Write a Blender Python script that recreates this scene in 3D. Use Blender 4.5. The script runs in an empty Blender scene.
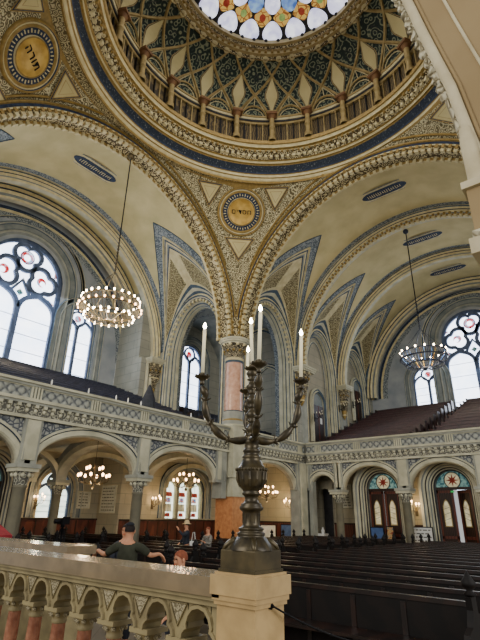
import bpy, math, random
from math import pi, sin, cos, sqrt, radians as rad
from mathutils import Vector as V, Matrix
random.seed(7)
sc = bpy.context.scene
col = sc.collection
CX, CY, A, ZC = -8.55, 11.75, 9.45, 10.4
XL, YE = CX - A, CY + A            # planes of the two visible crossing arches
FL = -2.0                          # floor of the nave (eye level is z = 0)
UP = V((0, 0, 1))

# ------------------------------------------------------------------ materials
def hexc(h):
    c = [int(h[i:i+2], 16) / 255 for i in (0, 2, 4)]
    return tuple((x / 12.92 if x <= .04045 else ((x + .055) / 1.055) ** 2.4) for x in c) + (1,)

def mat(name, c1, c2=None, c3=None, pat=None, scale=4, rough=.7, metal=0, emit=0, bump=0, k=14, lo=.35, hi=.65, stretch=(1, 1, 1), spec=.3, coat=0):
    m = bpy.data.materials.new(name); m.use_nodes = True
    nt = m.node_tree; N = nt.nodes; L = nt.links
    b = N['Principled BSDF']
    b.inputs['Roughness'].default_value = rough; b.inputs['Metallic'].default_value = metal
    b.inputs['Specular IOR Level'].default_value = spec
    b.inputs['Coat Weight'].default_value = coat
    c1 = hexc(c1); c2 = hexc(c2) if c2 else c1; c3 = hexc(c3) if c3 else c2
    tc = N.new('ShaderNodeTexCoord'); mp = N.new('ShaderNodeMapping')
    mp.inputs['Scale'].default_value = stretch
    L.new(tc.outputs['Object'], mp.inputs['Vector'])
    vec = mp.outputs['Vector']
    def math_(op, a, bb=None):
        n = N.new('ShaderNodeMath'); n.operation = op
        for i, x in enumerate((a, bb)):
            if x is None: continue
            if hasattr(x, 'links') or hasattr(x, 'is_output'): L.new(x, n.inputs[i])
            else: n.inputs[i].default_value = x
        return n.outputs[0]
    noise = N.new('ShaderNodeTexNoise'); noise.inputs['Scale'].default_value = scale; noise.inputs['Detail'].default_value = 4
    L.new(vec, noise.inputs['Vector'])
    fac = noise.outputs['Fac']
    if pat == 'orn':        # scrolls: rings round voronoi centres, broken by noise
        v = N.new('ShaderNodeTexVoronoi'); v.inputs['Scale'].default_value = scale
        L.new(vec, v.inputs['Vector'])
        s = math_('SINE', math_('ADD', math_('MULTIPLY', v.outputs['Distance'], k), math_('MULTIPLY', noise.outputs['Fac'], 6)))
        fac = math_('ADD', math_('MULTIPLY', s, .5), .5)
    elif pat == 'cells':    # leaf-like cells with dark joints
        v = N.new('ShaderNodeTexVoronoi'); v.feature = 'DISTANCE_TO_EDGE'; v.inputs['Scale'].default_value = scale
        L.new(vec, v.inputs['Vector']); fac = math_('MULTIPLY', v.outputs['Distance'], 4)
    elif pat == 'weave':    # crossing diagonals along a wall (x+y, z)
        sp = N.new('ShaderNodeSeparateXYZ'); L.new(vec, sp.inputs[0])
        h = math_('ADD', sp.outputs[0], sp.outputs[1])
        a = math_('SINE', math_('MULTIPLY', math_('ADD', h, sp.outputs[2]), scale))
        c = math_('SINE', math_('MULTIPLY', math_('SUBTRACT', h, sp.outputs[2]), scale))
        d = math_('SINE', math_('MULTIPLY', h, scale * 2.3))
        fac = math_('ADD', math_('MULTIPLY', math_('ABSOLUTE', math_('MULTIPLY', a, c)), .9), math_('MULTIPLY', math_('ABSOLUTE', d), .25))
        fac = math_('ADD', fac, math_('MULTIPLY', math_('SUBTRACT', noise.outputs['Fac'], .5), .5))
    elif pat == 'blocks':
        sp = N.new('ShaderNodeSeparateXYZ'); L.new(vec, sp.inputs[0])
        cb = N.new('ShaderNodeCombineXYZ'); L.new(math_('ADD', sp.outputs[0], sp.outputs[1]), cb.inputs[0]); L.new(sp.outputs[2], cb.inputs[1])
        br = N.new('ShaderNodeTexBrick'); L.new(cb.outputs[0], br.inputs['Vector']); br.inputs['Scale'].default_value = 1
        br.inputs['Brick Width'].default_value = 1.5; br.inputs['Row Height'].default_value = .62; br.inputs['Mortar Size'].default_value = .018
        br.inputs['Color1'].default_value = (1, 1, 1, 1); br.inputs['Color2'].default_value = (.8, .8, .8, 1); br.inputs['Mortar'].default_value = (.25, .25, .25, 1)
        fac = math_('MULTIPLY', br.outputs['Color'], math_('ADD', math_('MULTIPLY', noise.outputs['Fac'], .9), .35))
    elif pat == 'grain':
        w = N.new('ShaderNodeTexWave'); w.inputs['Scale'].default_value = scale; w.inputs['Distortion'].default_value = 6; w.inputs['Detail'].default_value = 3
        L.new(vec, w.inputs['Vector']); fac = w.outputs['Fac']
    if c2 != c1:
        r = N.new('ShaderNodeValToRGB'); e = r.color_ramp.elements
        e[0].position = lo; e[0].color = c1; e[1].position = hi; e[1].color = c2
        if c3 != c2:
            x = e.new(min(1, hi + (hi - lo))); x.color = c3
        L.new(fac, r.inputs[0]); cout = r.outputs[0]
        L.new(cout, b.inputs['Base Color'])
    else:
        b.inputs['Base Color'].default_value = c1; cout = None
    if emit:
        if cout: L.new(cout, b.inputs['Emission Color'])
        else: b.inputs['Emission Color'].default_value = c1
        b.inputs['Emission Strength'].default_value = emit
    if bump:
        bm = N.new('ShaderNodeBump'); bm.inputs['Strength'].default_value = bump; bm.inputs['Distance'].default_value = .05
        L.new(fac, bm.inputs['Height']); L.new(bm.outputs[0], b.inputs['Normal'])
    return m

M = {}
def defm(n, *a, **k): M[n] = mat(n, *a, **k)
defm('vault', 'b3a574', 'c5b785', pat=None, scale=.7)
defm('blueband', '4c555c', '878d8c', pat='orn', scale=4, lo=.2, hi=.75)
defm('blue', '33424f', '4b5b69', scale=3)
defm('navy', '1b2638', '2c3a50', scale=5)
defm('inscription', '18202e', '1e2a3c', 'b9b59c', pat='cells', scale=6, lo=.5, hi=.75)
defm('script', '161f2c', '202c3c', '7c7c70', scale=11, lo=.48, hi=.6)
defm('gold', '826a36', '977d42', scale=6, rough=.45, metal=.25)
defm('goldorn', '463a24', '8c7a50', 'c4b890', pat='orn', scale=4.2, lo=.3, hi=.6, bump=.6)
defm('speckle', '5c5238', '8f8258', 'b8ac84', pat='cells', scale=9, lo=.12, hi=.5, bump=.6)
defm('pend', '5c5236', 'a09570', 'cac19c', pat='orn', scale=4.2, lo=.2, hi=.6, k=18, bump=.4)
defm('cream', 'b9ab80', 'cdc196', scale=3)
defm('creamstone', 'a9a58c', 'c4bfa4', scale=1.5)
defm('damask', '1b2723', '33413a', '85886c', pat='orn', scale=2.6, k=16, lo=.3, hi=.75)
defm('drumpanel', '3a3122', '6b5a38', pat='grain', scale=3)
defm('discgold', 'a8843a', 'c6a252', scale=3, rough=.4, metal=.2)
defm('ochre', '8a7648', 'a38e5e', scale=3)
defm('rust', '64442a', '7a5634', scale=4)
defm('stone', '73746c', '908f82', '9d9c8e', pat='blocks', scale=1.2, lo=.2, hi=.8)
defm('stoneplain', '85867c', 'a0a092', scale=1.4)
defm('graystone', '68706f', '858985', scale=1.4)
defm('hazelunette', '7f868c', '989c9e', scale=.8)  # lighter blue-grey: window haze and glare put into the wall colour
defm('columnstone', '625e50', '78735f', scale=1.4)
defm('warmstone', '7f7a68', '989079', 'a49b82', pat='blocks', scale=1.2, lo=.2, hi=.8)
defm('relief', '55585a', '8d8f88', 'a3a497', pat='weave', scale=7.5, lo=.12, hi=.5, bump=.8)
defm('carved', '5d5b52', '97958a', 'a9a690', pat='orn', scale=5, lo=.25, hi=.6, bump=.8)
defm('spandrel', '41464c', '87898a', 'a2a295', pat='cells', scale=5, lo=.1, hi=.5, bump=.5)
defm('pinkmarble', 'b5856a', 'c9a086', scale=4, rough=.25, spec=.5)
defm('orangemarble', 'b06f42', 'c98a58', scale=5, rough=.3, spec=.5)
defm('redmarble', '74432f', '9c6a50', scale=12, rough=.25, spec=.5)
defm('warmmarble', 'a08558', 'bb9d6c', scale=6, rough=.3, spec=.5, coat=.2)
defm('beigemarble', '6c5d45', '806e52', scale=5, rough=.25, spec=.5, coat=.3)
defm('balstone', '7c7052', '938662', scale=6, rough=.5)
defm('balcarve', '6f664e', 'a89d80', pat='orn', scale=30, lo=.2, hi=.6, bump=.4)
defm('capital', '2f2a22', '75694a', 'b5a98a', pat='orn', scale=7, lo=.25, hi=.6, bump=.8)
defm('pewwood', '150b08', '22120c', pat='grain', scale=3, rough=.35, spec=.5, stretch=(.2, 1, 1))
defm('pewdark', '0a0605', '120b08', pat='grain', scale=3, rough=.6, spec=.25, stretch=(.2, 1, 1))
defm('hazebench', '1e2130', '2e3244', scale=3, rough=.4, spec=.5)  # dark bench wood with the blue window haze tinted into its colour
defm('redbench', '2e1a1e', '402628', scale=3, rough=.4, spec=.5)
defm('wainscot', '4a241a', '5f3022', pat='grain', scale=2, rough=.45, stretch=(1, 1, .3))
defm('doorwood', '22150f', '382318', pat='grain', scale=3, rough=.4, stretch=(1, 1, .2))
defm('bronze', '2a2418', '4c422c', scale=18, rough=.36, metal=.55, spec=.6)
defm('bronzebase', '3c3420', '574b30', scale=10, rough=.32, metal=.5, spec=.6)
defm('iron', '17171a', rough=.5, metal=.6)
defm('darkmetal', '262a36', '3a4154', scale=4, rough=.4, metal=.4)
defm('brass', '4e4430', '6e6248', scale=10, rough=.4, metal=.5)
defm('wax', 'd8cfae', emit=.25)
defm('floor', '6b6152', '7d7363', pat='blocks', scale=2, rough=.4)
defm('platform', '7f7358', '95886a', scale=2, rough=.4)
defm('plaque', 'a8a696', 'bcb9a6', scale=3)
defm('plaqueink', '55534c')
defm('flame', 'fff0c8', emit=60)
defm('bulb', 'ffe3b8', emit=40)
defm('bulbwarm', 'ffc890', emit=16)
defm('daylight', 'eef4ff', 'd6e4fa', scale=1.2, emit=5)
defm('daylightlow', 'eef6ea', 'c9dccb', scale=2, emit=2.6)
defm('colourglass', 'b8362c', 'd9a840', '4a86b8', pat='cells', scale=5, emit=1.1, lo=.2, hi=.4)
defm('roseglass', 'b01c22', 'e08088', '9cc4e6', scale=3, emit=1.3, lo=.42, hi=.52)
defm('turquoise', '285c66', '8ab0a8', scale=7, emit=.3, lo=.4, hi=.6)
defm('yellowglass', 'b8ab84', 'd8d0ac', scale=4, emit=.45)
defm('starred', '7c2018', '98402a', scale=4, emit=.15)
defm('glassw', 'eef0fa', 'b9b8dc', scale=2.4, emit=1.5)
defm('glassb', '3f62a8', '8fb4e0', scale=2.2, emit=.9)
defm('glasso', '9a5a2a', 'e0b860', scale=3, emit=.55, pat='cells', lo=.1, hi=.4)
defm('glassg', '5f8a4a', 'a8c070', scale=3, emit=.5)
defm('glassr', '8a2a20', 'b8503a', scale=3, emit=.4)
defm('lead', '2b2a2c', '3a393a', scale=3)
defm('tracery', '46546e', '5e6c88', scale=2)
defm('shirt', '2b2d22', '35372b', scale=9, rough=.9)
defm('skin', 'b07a5c', 'bd8a6c', scale=9, rough=.6)
defm('hair', '1d1512', rough=.8)
defm('redhair', '6e3a28', '84492f', scale=20, rough=.8)
defm('kippah', '1a1c22', rough=.9)
defm('darkcloth', '20232a', '2b2f38', scale=7, rough=.9)
defm('bluecloth', '3c4f74', '50658c', scale=5, rough=.9)
defm('greycloth', '6c6a64', '8f8a80', '4a443c', pat='cells', scale=14, lo=.2, hi=.5, rough=.9)
defm('straw', 'b09870', 'c0aa82', scale=20)
defm('white', 'c9c9c4', 'dededa', scale=3)
defm('bluepaint', '39507c', '4a6494', scale=3)
defm('poster', '8a3b34', 'c9a86a', '4a6a8a', scale=6, lo=.4, hi=.55)
defm('redcloth', '7a1c24', '8f2830', scale=5, rough=.8)
defm('green', '2f9a50', emit=.8)
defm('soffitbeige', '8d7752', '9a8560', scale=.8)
defm('ribcream', 'b3a684', 'c8bd9c', scale=3, rough=.5)
defm('leafcream', '8d8266', 'b8ae90', 'd0c8ac', pat='cells', scale=9, lo=.1, hi=.4, bump=.8)

# ------------------------------------------------------------------ mesh builder
class B:
    def __init__(s, *mats):
        s.v = []; s.f = []; s.m = []; s.mats = list(mats) or ['stone']; s.sm = []
    def mi(s, m):
        if isinstance(m, int): return m
        if m not in s.mats: s.mats.append(m)
        return s.mats.index(m)
    def face(s, pts, m=0, sm=False):
        i = len(s.v); s.v += [tuple(p) for p in pts]; s.f.append(tuple(range(i, i + len(pts)))); s.m.append(s.mi(m)); s.sm.append(sm)
    def box(s, x0, x1, y0, y1, z0, z1, m=0):
        s.obox(V(((x0+x1)/2, (y0+y1)/2, (z0+z1)/2)), V((1,0,0))*(x1-x0)/2, V((0,1,0))*(y1-y0)/2, V((0,0,1))*(z1-z0)/2, m)
    def obox(s, c, a, b, d, m=0):
        c, a, b, d = V(c), V(a), V(b), V(d); i = len(s.v)
        for q in ((-1,-1,-1),(1,-1,-1),(1,1,-1),(-1,1,-1),(-1,-1,1),(1,-1,1),(1,1,1),(-1,1,1)):
            s.v.append(tuple(c + a*q[0] + b*q[1] + d*q[2]))
        for f in ((0,3,2,1),(4,5,6,7),(0,1,5,4),(1,2,6,5),(2,3,7,6),(3,0,4,7)):
            s.f.append(tuple(i+k for k in f)); s.m.append(s.mi(m)); s.sm.append(False)
    def grid(s, fn, nu, nv, mf=0, sm=True, closeu=False):
        i = len(s.v)
        for a in range(nu + 1):
            for b in range(nv + 1): s.v.append(tuple(fn(a, b)))
        for a in range(nu):
            for b in range(nv):
                m = mf(a, b) if callable(mf) else mf
                if m is None: continue
                q = i + a*(nv+1) + b
                s.f.append((q, q+nv+1, q+nv+2, q+1)); s.m.append(s.mi(m)); s.sm.append(sm)
    def lathe(s, prof, c=(0,0,0), n=24, m=0, a0=0, a1=2*pi, sm=True, rot=None, sq=False):
        c = V(c); segs = len(prof) - 1
        def fn(a, b):
            t = a0 + (a1-a0)*a/n; r, z = prof[b][:2]
            if sq: t += pi/4; r = r*1.4142
            p = V((r*cos(t), r*sin(t), z))
            if rot: p = rot @ p
            return c + p
        s.grid(fn, n, segs, (lambda a, b: prof[b+1][2] if len(prof[b+1]) > 2 else m), sm)
    def tube(s, pts, r, n=8, m=0, caps=True):
        pts = [V(p) for p in pts]; rs = r if isinstance(r, (list, tuple)) else [r]*len(pts)
        t0 = (pts[1]-pts[0]).normalized(); up = V((0,0,1)) if abs(t0.z) < .9 else V((1,0,0))
        x = t0.cross(up).normalized(); rings = []; i = len(s.v)
        for k, p in enumerate(pts):
            t = (pts[min(k+1, len(pts)-1)] - pts[max(k-1, 0)]).normalized()
            x = (x - t*x.dot(t)).normalized(); y = t.cross(x)
            for j in range(n):
                a = 2*pi*j/n + (pi/4 if n == 4 else 0); s.v.append(tuple(p + (x*cos(a) + y*sin(a))*rs[k]))
        for k in range(len(pts)-1):
            for j in range(n):
                s.f.append((i+k*n+j, i+k*n+(j+1)%n, i+(k+1)*n+(j+1)%n, i+(k+1)*n+j)); s.m.append(s.mi(m)); s.sm.append(n > 5)
        if caps:
            s.f.append(tuple(i+j for j in range(n))[::-1]); s.m.append(s.mi(m)); s.sm.append(False)
            k = (len(pts)-1)*n; s.f.append(tuple(i+k+j for j in range(n))); s.m.append(s.mi(m)); s.sm.append(False)
    def ball(s, c, r, m=0, n=8, k=5, sx=(1,1,1)):
        c = V(c)
        s.grid(lambda a, b: c + V((sx[0]*r*sin(pi*b/k)*cos(2*pi*a/n), sx[1]*r*sin(pi*b/k)*sin(2*pi*a/n), sx[2]*r*cos(pi*b/k))), n, k, m)
    def prism(s, poly, a, b, m=0):   # poly of 3-D points, extruded by vector
        pa = [V(p) + V(a) for p in poly]; pb = [V(p) + V(b) for p in poly]
        s.face(pa, m); s.face(pb[::-1], m)
        for i in range(len(poly)):
            j = (i+1) % len(poly); s.face([pa[i], pb[i], pb[j], pa[j]], m)
    def build(s, name, parent=None, loc=(0,0,0)):
        me = bpy.data.meshes.new(name); me.from_pydata(s.v, [], s.f)
        for q in s.mats: me.materials.append(M[q])
        me.polygons.foreach_set('material_index', s.m); me.polygons.foreach_set('use_smooth', s.sm)
        me.update(); o = bpy.data.objects.new(name, me); o.location = loc; col.objects.link(o)
        if parent: o.parent = parent
        return o
def thing(name, label, cat, loc=(0,0,0), rz=0, group=None):
    o = bpy.data.objects.new(name, None); o.location = loc; o.rotation_euler = (0,0,rz); o.empty_display_size = .2
    col.objects.link(o); return tag(o, label, cat, group)
def tag(o, label, cat, group=None):
    o['label'] = label; o['category'] = cat
    if group: o['group'] = group
    return o
def struct(o, label=None):
    o['kind'] = 'structure'
    if label: o['label'] = label
    return o
def copytree(o, loc=None, rz=None, label=None, group=None):
    c = o.copy(); col.objects.link(c)
    if loc is not None: c.location = loc
    if rz is not None: c.rotation_euler = (0,0,rz)
    if label: c['label'] = label
    if group: c['group'] = group
    for ch in list(o.children):
        d = ch.copy(); col.objects.link(d); d.parent = c
        for g in list(ch.children):
            e = g.copy(); col.objects.link(e); e.parent = d
    return c

# ------------------------------------------------------------------ planar frames and arches
class Fr:            # a wall plane: s along the wall, z up, d towards the room
    def __init__(s, kind, v, sg=1):
        s.kind = kind; s.v = v; s.sg = sg
    def __call__(s, a, z, d=0):
        return V((s.v + d*s.sg, a, z)) if s.kind == 'x' else V((a, s.v - d*s.sg, z))
    def ax(s): return V((0,1,0)) if s.kind == 'x' else V((1,0,0))
    def nn(s): return V((s.sg,0,0)) if s.kind == 'x' else V((0,-s.sg,0))
def archpath(c, w, z0, zs, rise=None, n=24, pointed=0):
    rise = w if rise is None else rise
    p = [(c-w, z0)] if z0 < zs - .01 else []
    for i in range(n+1):
        a = pi - pi*i/n; x, y = cos(a), sin(a)
        if pointed: y = (y**(1-.25*pointed))*(1-pointed*.28*abs(x)**1.0*(1-abs(x))*1.6)
        p.append((c + w*x, zs + rise*y))
    if z0 < zs - .01: p.append((c+w, z0))
    return p
def normals(path, closed=False):
    out = []; n = len(path)
    for i in range(n):
        a = path[(i-1) % n if closed else max(i-1, 0)]; b = path[(i+1) % n if closed else min(i+1, n-1)]
        tx, tz = b[0]-a[0], b[1]-a[1]; l = sqrt(tx*tx+tz*tz) or 1
        out.append((-tz/l, tx/l))
    return out
def sweep(b, fr, path, prof, mats, sm=False, closed=False):   # prof: (r outward, d depth)
    nr = normals(path, closed); n = len(path) - (0 if closed else 1)
    def fn(i, j):
        i %= len(path); r, d = prof[j]
        return fr(path[i][0] + nr[i][0]*r, path[i][1] + nr[i][1]*r, d)
    b.grid(fn, n, len(prof)-1, lambda i, j: mats[j % len(mats)], sm)
def beads(b, fr, path, r, d, step, size, m):
    nr = normals(path); acc = 0
    for i in range(len(path)-1):
        (x0, z0), (x1, z1) = path[i], path[i+1]; l = sqrt((x1-x0)**2+(z1-z0)**2); t = step - acc
        while t <= l:
            f = t/l; b.obox(fr(x0+(x1-x0)*f+nr[i][0]*r, z0+(z1-z0)*f+nr[i][1]*r, d), fr.ax()*size*nr[i][1]*.5+UP*(-size*nr[i][0]*.5), fr.nn()*size*.6, (fr.ax()*nr[i][0]+UP*nr[i][1])*size*.62, m)
            t += step
        acc = l - (t - step)
def wall(b, fr, s0, s1, zb, zt, ops, m, d=0, n=20, pointed=0):
    """ops: (centre, halfwidth, sill, spring, rise) sorted"""
    cur = s0
    for (c, w, z0, zs, rise) in ops:
        b.face([fr(cur, zb, d), fr(c-w, zb, d), fr(c-w, zt, d), fr(cur, zt, d)], m)
        if z0 > zb: b.face([fr(c-w, zb, d), fr(c+w, zb, d), fr(c+w, z0, d), fr(c-w, z0, d)], m)
        p = archpath(c, w, zs, zs, rise, n, pointed)
        for i in range(len(p)-1):
            b.face([fr(p[i][0], p[i][1], d), fr(p[i+1][0], p[i+1][1], d), fr(p[i+1][0], zt, d), fr(p[i][0], zt, d)], m)
        cur = c + w
    b.face([fr(cur, zb, d), fr(s1, zb, d), fr(s1, zt, d), fr(cur, zt, d)], m)

F_L, F_E = Fr('x', XL), Fr('y', YE)

# ================================================================== vaults
def vbay(b, kind, a0, a1, pen, sides=(1, -1), r=9.5, bw0=1.4, bw1=.95):
    c = CY if kind == 'L' else CX
    def P(a, ph, sd, rr=r):
        q = c + sd*rr*cos(ph); z = ZC + rr*sin(ph)
        return V((-a, q, z)) if kind == 'L' else V((q, a, z))
    mid, hw = (a0+a1)/2, abs(a1-a0)/2; sg = 1 if a1 > a0 else -1
    P1, P2 = rad(52), rad(59); H1, H2 = hw-.75, hw-.42
    f1 = lambda ph: H1*(1-(ph/P1)**2.3) if ph < P1 else 0
    f2 = lambda ph: H2*(1-(ph/P2)**2.3) if ph < P2 else 0
    nv = 72; phs = [pi/2*i/nv for i in range(nv+1)]
    # make rows land on the two peaks
    phs = sorted(set([round(x, 5) for x in phs] + [round(P1, 5), round(P2, 5)]))
    for sd in sides:
        for h in (-1, 1):
            def fn(i, j):
                ph = phs[i]
                e = bw0 if h < 0 else bw1; e2 = e-.42
                if pen: ks = [0, f1(ph), f2(ph), max(hw-e, f2(ph)+.0), max(hw-e2, f2(ph)), hw]
                else: ks = [0, 0, 0, hw-e, hw-e2, hw]
                return P(mid + sg*h*ks[j], ph, sd)
            def mf(i, j):
                if j == 0: return 'vault' if (not pen or phs[i] >= P1-1e-4) and not pen else None
                return [None, 'blueband', 'vault', 'blueband', 'cream'][j]
            b.grid(fn, len(phs)-1, 5, mf, False)
            if not pen: continue
            # raised line along the groin
            b.tube([P(mid + h*f1(x), x, sd, r-.02) for x in phs if x <= P1+1e-4], .05, 6, 'cream')
            b.tube([P(mid + h*f2(x), x, sd, r-.02) for x in phs if x <= P2+1e-4], .03, 5, 'blue')
            # penetration: ruled between the wall arch and the groin
            ns = 24; hwW = H1-.12; T = [0, .04, .08, .12, .16, .19, .23, .74, .80, .86, .92, 1]
            Tm = ['cream', 'blue', 'cream', 'graystone', 'navy', 'cream', 'G', 'cream', 'blue', 'creamstone', 'blue']
            sl = [0, .1, .2, .3, .4, .5, .6, .7, .76, .82, .85, .87, .9, .93, .96, 1]
            def fp(i, j):
                s = sl[i]; G = P(mid + h*f1(P1*s), P1*s, sd)
                W = V(P(mid + h*hwW*cos(pi*s/2), 0, sd)); W.z = ZC + 4.3*sin(pi*s/2)
                return G.lerp(W, T[j])
            def mp_(i, j):
                k = Tm[j]
                if k == 'G':
                    return ('speckle' if i < 13 else 'cream')
                return k
            b.grid(fp, len(sl)-1, len(T)-1, mp_, False)
b = B('vault'); vbay(b, 'L', 18.0, 25.5, True); 
b.grid(lambda i, j: V((-25.5-j*.7, CY+9.5*cos(pi*i/40), ZC+9.5*sin(pi*i/40))), 40, 4, 'vault')
struct(b.build('ceiling_left_vault'), 'cream barrel vault over the left gallery with blue bordered pointed groins')
b = B('vault')
vbay(b, 'E', 21.2, 28.9, True); vbay(b, 'E', 28.9, 35.3, True, bw0=1.0); vbay(b, 'E', 35.3, 41.6, True, bw0=1.0)
struct(b.build('ceiling_entrance_vault'), 'long cream barrel vault over the entrance gallery with blue bordered groins')

# ------------------------------------------------------------------ crossing and transverse ribs
def rib(name, fr, c, front, r0=8.8, rout=9.47, label='', big=True, deep=1.0):
    b = B('cream'); path = archpath(c, r0, ZC-.02, ZC, r0, 72)
    e = rout - r0
    if big:
        prof = [(e+.0, .12), (e*.88, .2), (e*.78, .2), (e*.72, .12), (e*.48, .12), (e*.42, .2), (e*.3, .2), (e*.26, .1), (0, .1), (-.04, 0), (-.04, -.25), (.1, -.32), (.1, -.8), (-.02, -.86), (-.02, -deep), (e, -deep)]
        ms = ['gold', 'gold', 'gold', 'navy', 'gold', 'cream', 'gold', 'goldorn', 'gold', 'goldorn', 'cream', 'goldorn', 'gold', 'cream', 'blueband']
        sweep(b, fr, path, prof, ms)
        beads(b, fr, path, .02, .05, .36, .2, 'cream'); beads(b, fr, path, .16, .16, .36, .15, 'gold')
        beads(b, fr, path, .0, -.86, .4, .16, 'cream')
    else:
        prof = [(e+.1, .5), (e*.8, .45), (e*.6, .4), (e*.45, .45), (e*.3, .3), (.1, .3), (0, .2), (0, -.2), (.1, -.3), (.2, -.4), (e*.5, -.45), (e+.1, -.5)]
        ms = ['blue', 'cream', 'navy', 'cream', 'graystone', 'gold' if front else 'cream', 'creamstone', 'cream', 'graystone', 'blue', 'cream']
        sweep(b, fr, path, prof, ms)
        if front: beads(b, fr, path, .02, .22, .36, .2, 'cream'); beads(b, fr, path, .12, .34, .36, .14, 'gold')
    return struct(b.build(name), label)
rib('trim_1', F_L, CY, True, label='gold beaded arch opening to the left gallery')
rib('trim_2', F_E, CX, True, label='gold beaded arch opening to the entrance gallery')
rib('trim_3', Fr('y', CY-A, -1), CX, True, label='gold beaded crossing arch behind the viewer')
rib('trim_4', Fr('x', CX+A, -1), CY, True, label='gold beaded crossing arch on the right')
rib('trim_5', Fr('y', 28.9), CX, True, r0=8.9, rout=9.55, big=False, label='gold beaded transverse arch of the entrance vault')
rib('trim_6', Fr('y', 35.3), CX, False, r0=8.9, rout=9.55, big=False, label='blue lined transverse arch deep in the entrance vault')
rib('trim_7', Fr('x', -25.6), CY, False, r0=8.9, rout=9.55, big=False, label='blue lined transverse arch beside the large left window')
rib('trim_8', Fr('x', -27.4), CY, False, r0=8.6, rout=9.6, big=False, label='blue lined wall arch around the large left window')
rib('trim_9', Fr('y', 41.0), CX, False, r0=8.7, rout=9.6, big=False, label='blue lined wall arch around the far rose window')

# ------------------------------------------------------------------ pendentives
R = A*sqrt(2)
def sph(th, ph, rr=R): return V((CX + rr*cos(ph)*cos(th), CY + rr*cos(ph)*sin(th), ZC + rr*sin(ph)))
for q, nm in enumerate(('right_far', 'far', 'near_left', 'near_right')):
    b = B('pend')
    def fn(i, j):
        th = pi/2*q + pi/2*i/36; m_ = max(abs(cos(th)), abs(sin(th))); lo = math.acos(min(1, A/m_/R)); hi = pi/4
        t = [0, .5, 1][j] if False else j/14
        return sph(th, lo + (hi-lo)*t)
    b.grid(fn, 36, 14, lambda i, j: 'gold' if j == 13 else 'pend')
    # boundary lines following the arches
    for s_ in (0, 1):
        pts = []
        for i in range(3, 34):
            th = pi/2*q + pi/4*s_ + pi/4*(i)/36
            m_ = max(abs(cos(th)), abs(sin(th))); lo = math.acos(min(1, A/m_/R)) + rad(1.6)
            if lo < pi/4: pts.append(sph(th, lo, R-.03))
        if len(pts) > 2: b.tube(pts, .07, 6, 'gold'); b.tube([p + UP*.22 for p in pts[2:-2]], .035, 6, 'navy')
    th0 = pi/4 + pi/2*q if q != 2 else rad(220.6)
    def tri(pts, mi_, rr):
        b.face([sph(th0+rad(x), rad(y), rr) for x, y in pts], mi_)
    for pts in (((-4.6, 29.3), (4.6, 29.3), (0, 23.2)), ((8.2, 43.6), (17.4, 43.3), (11.8, 37.4)), ((-8.2, 43.6), (-17.4, 43.3), (-11.8, 37.4))):
        cx_, cy_ = sum(p[0] for p in pts)/3, sum(p[1] for p in pts)/3
        for k_, mm, rr in ((1.12, 'gold', R-.10), (1.0, 'navy', R-.12), (.9, 'gold', R-.14), (.8, 'vault', R-.16), (.52, 'ochre', R-.18), (.46, 'vault', R-.2)):
            tri([(cx_+(x-cx_)*k_, cy_+(y-cy_)*k_) for x, y in pts], mm, rr)
    struct(b.build('ceiling_pendentive_'+nm), 'gold scrollwork pendentive')
    # medallion
    if q in (0, 3): continue
    c = sph(th0, rad(38.2 if q == 2 else 36.8), R-.12); n = (V((CX, CY, ZC)) - c).normalized(); tx = V((-sin(th0), cos(th0), 0))
    upv = n.cross(tx).normalized(); upv = upv if upv.z > 0 else -upv
    tx = upv.cross(n).normalized()
    rot = Matrix((tx, upv, n)).transposed()
    lab = ['gold roundel above the right far pier', 'round gold medallion with short Hebrew word in a navy ring above the pink column', 'round gold medallion with Hebrew letters in a navy ring at the upper left', 'gold roundel above the near right pier'][q]
    t = thing('medallion', lab, 'medallion', c); t.scale = (1.17,)*3
    b = B('gold')
    b.lathe([(1.36, -.1, 'gold'), (1.33, .1, 'gold'), (1.24, .1, 'gold'), (1.22, .04, 'navy'), (1.16, .04, 'cream'), (1.12, .1, 'gold'), (1.05, .08, 'gold'), (1.03, .03, 'gold')], (0,0,0), 48, 'gold', rot=rot)
    b.build('frame', t)
    b = B('navy'); b.lathe([(1.05, .03), (.72, .03)], (0,0,0), 48, 'navy', rot=rot)
    for i in range(40):
        a = 2*pi*i/40; ra, rb = .86, (1.0 if i % 2 else .95)
        b.obox(rot @ V((cos(a)*(ra+rb)/2, sin(a)*(ra+rb)/2, .04)), rot @ V((cos(a), sin(a), 0))*(rb-ra)/2, rot @ V((-sin(a), cos(a), 0))*.022, rot @ V((0, 0, .012)), 'cream')
    b.build('navy_ring', t)
    b = B('gold'); b.lathe([(.78, .03, 'gold'), (.76, .1, 'cream'), (.7, .1, 'gold'), (.66, .06, 'discgold'), (.35, .075, 'discgold'), (0.001, .08, 'discgold')], (0,0,0), 48, 'gold', rot=rot)
    b.build('gold_disc', t)
    txt = {1: 'םידסח', 2: 'הרות'}.get(q)
    if txt:
        cu = bpy.data.curves.new('lettering', 'FONT'); cu.body = txt; cu.size = .37 if q == 1 else .44; cu.space_character = 1.12; cu.align_x = 'CENTER'; cu.align_y = 'CENTER'; cu.extrude = .012; cu.offset = 0
        cu.materials.append(M['iron'])
        tmp = bpy.data.objects.new('tmp', cu); me = bpy.data.meshes.new_from_object(tmp); bpy.data.objects.remove(tmp)
        o = bpy.data.objects.new('lettering', me); col.objects.link(o); o.parent = t
        o.matrix_local = Matrix.Translation(rot @ V((0, 0, .1))) @ rot.to_4x4()

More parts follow.
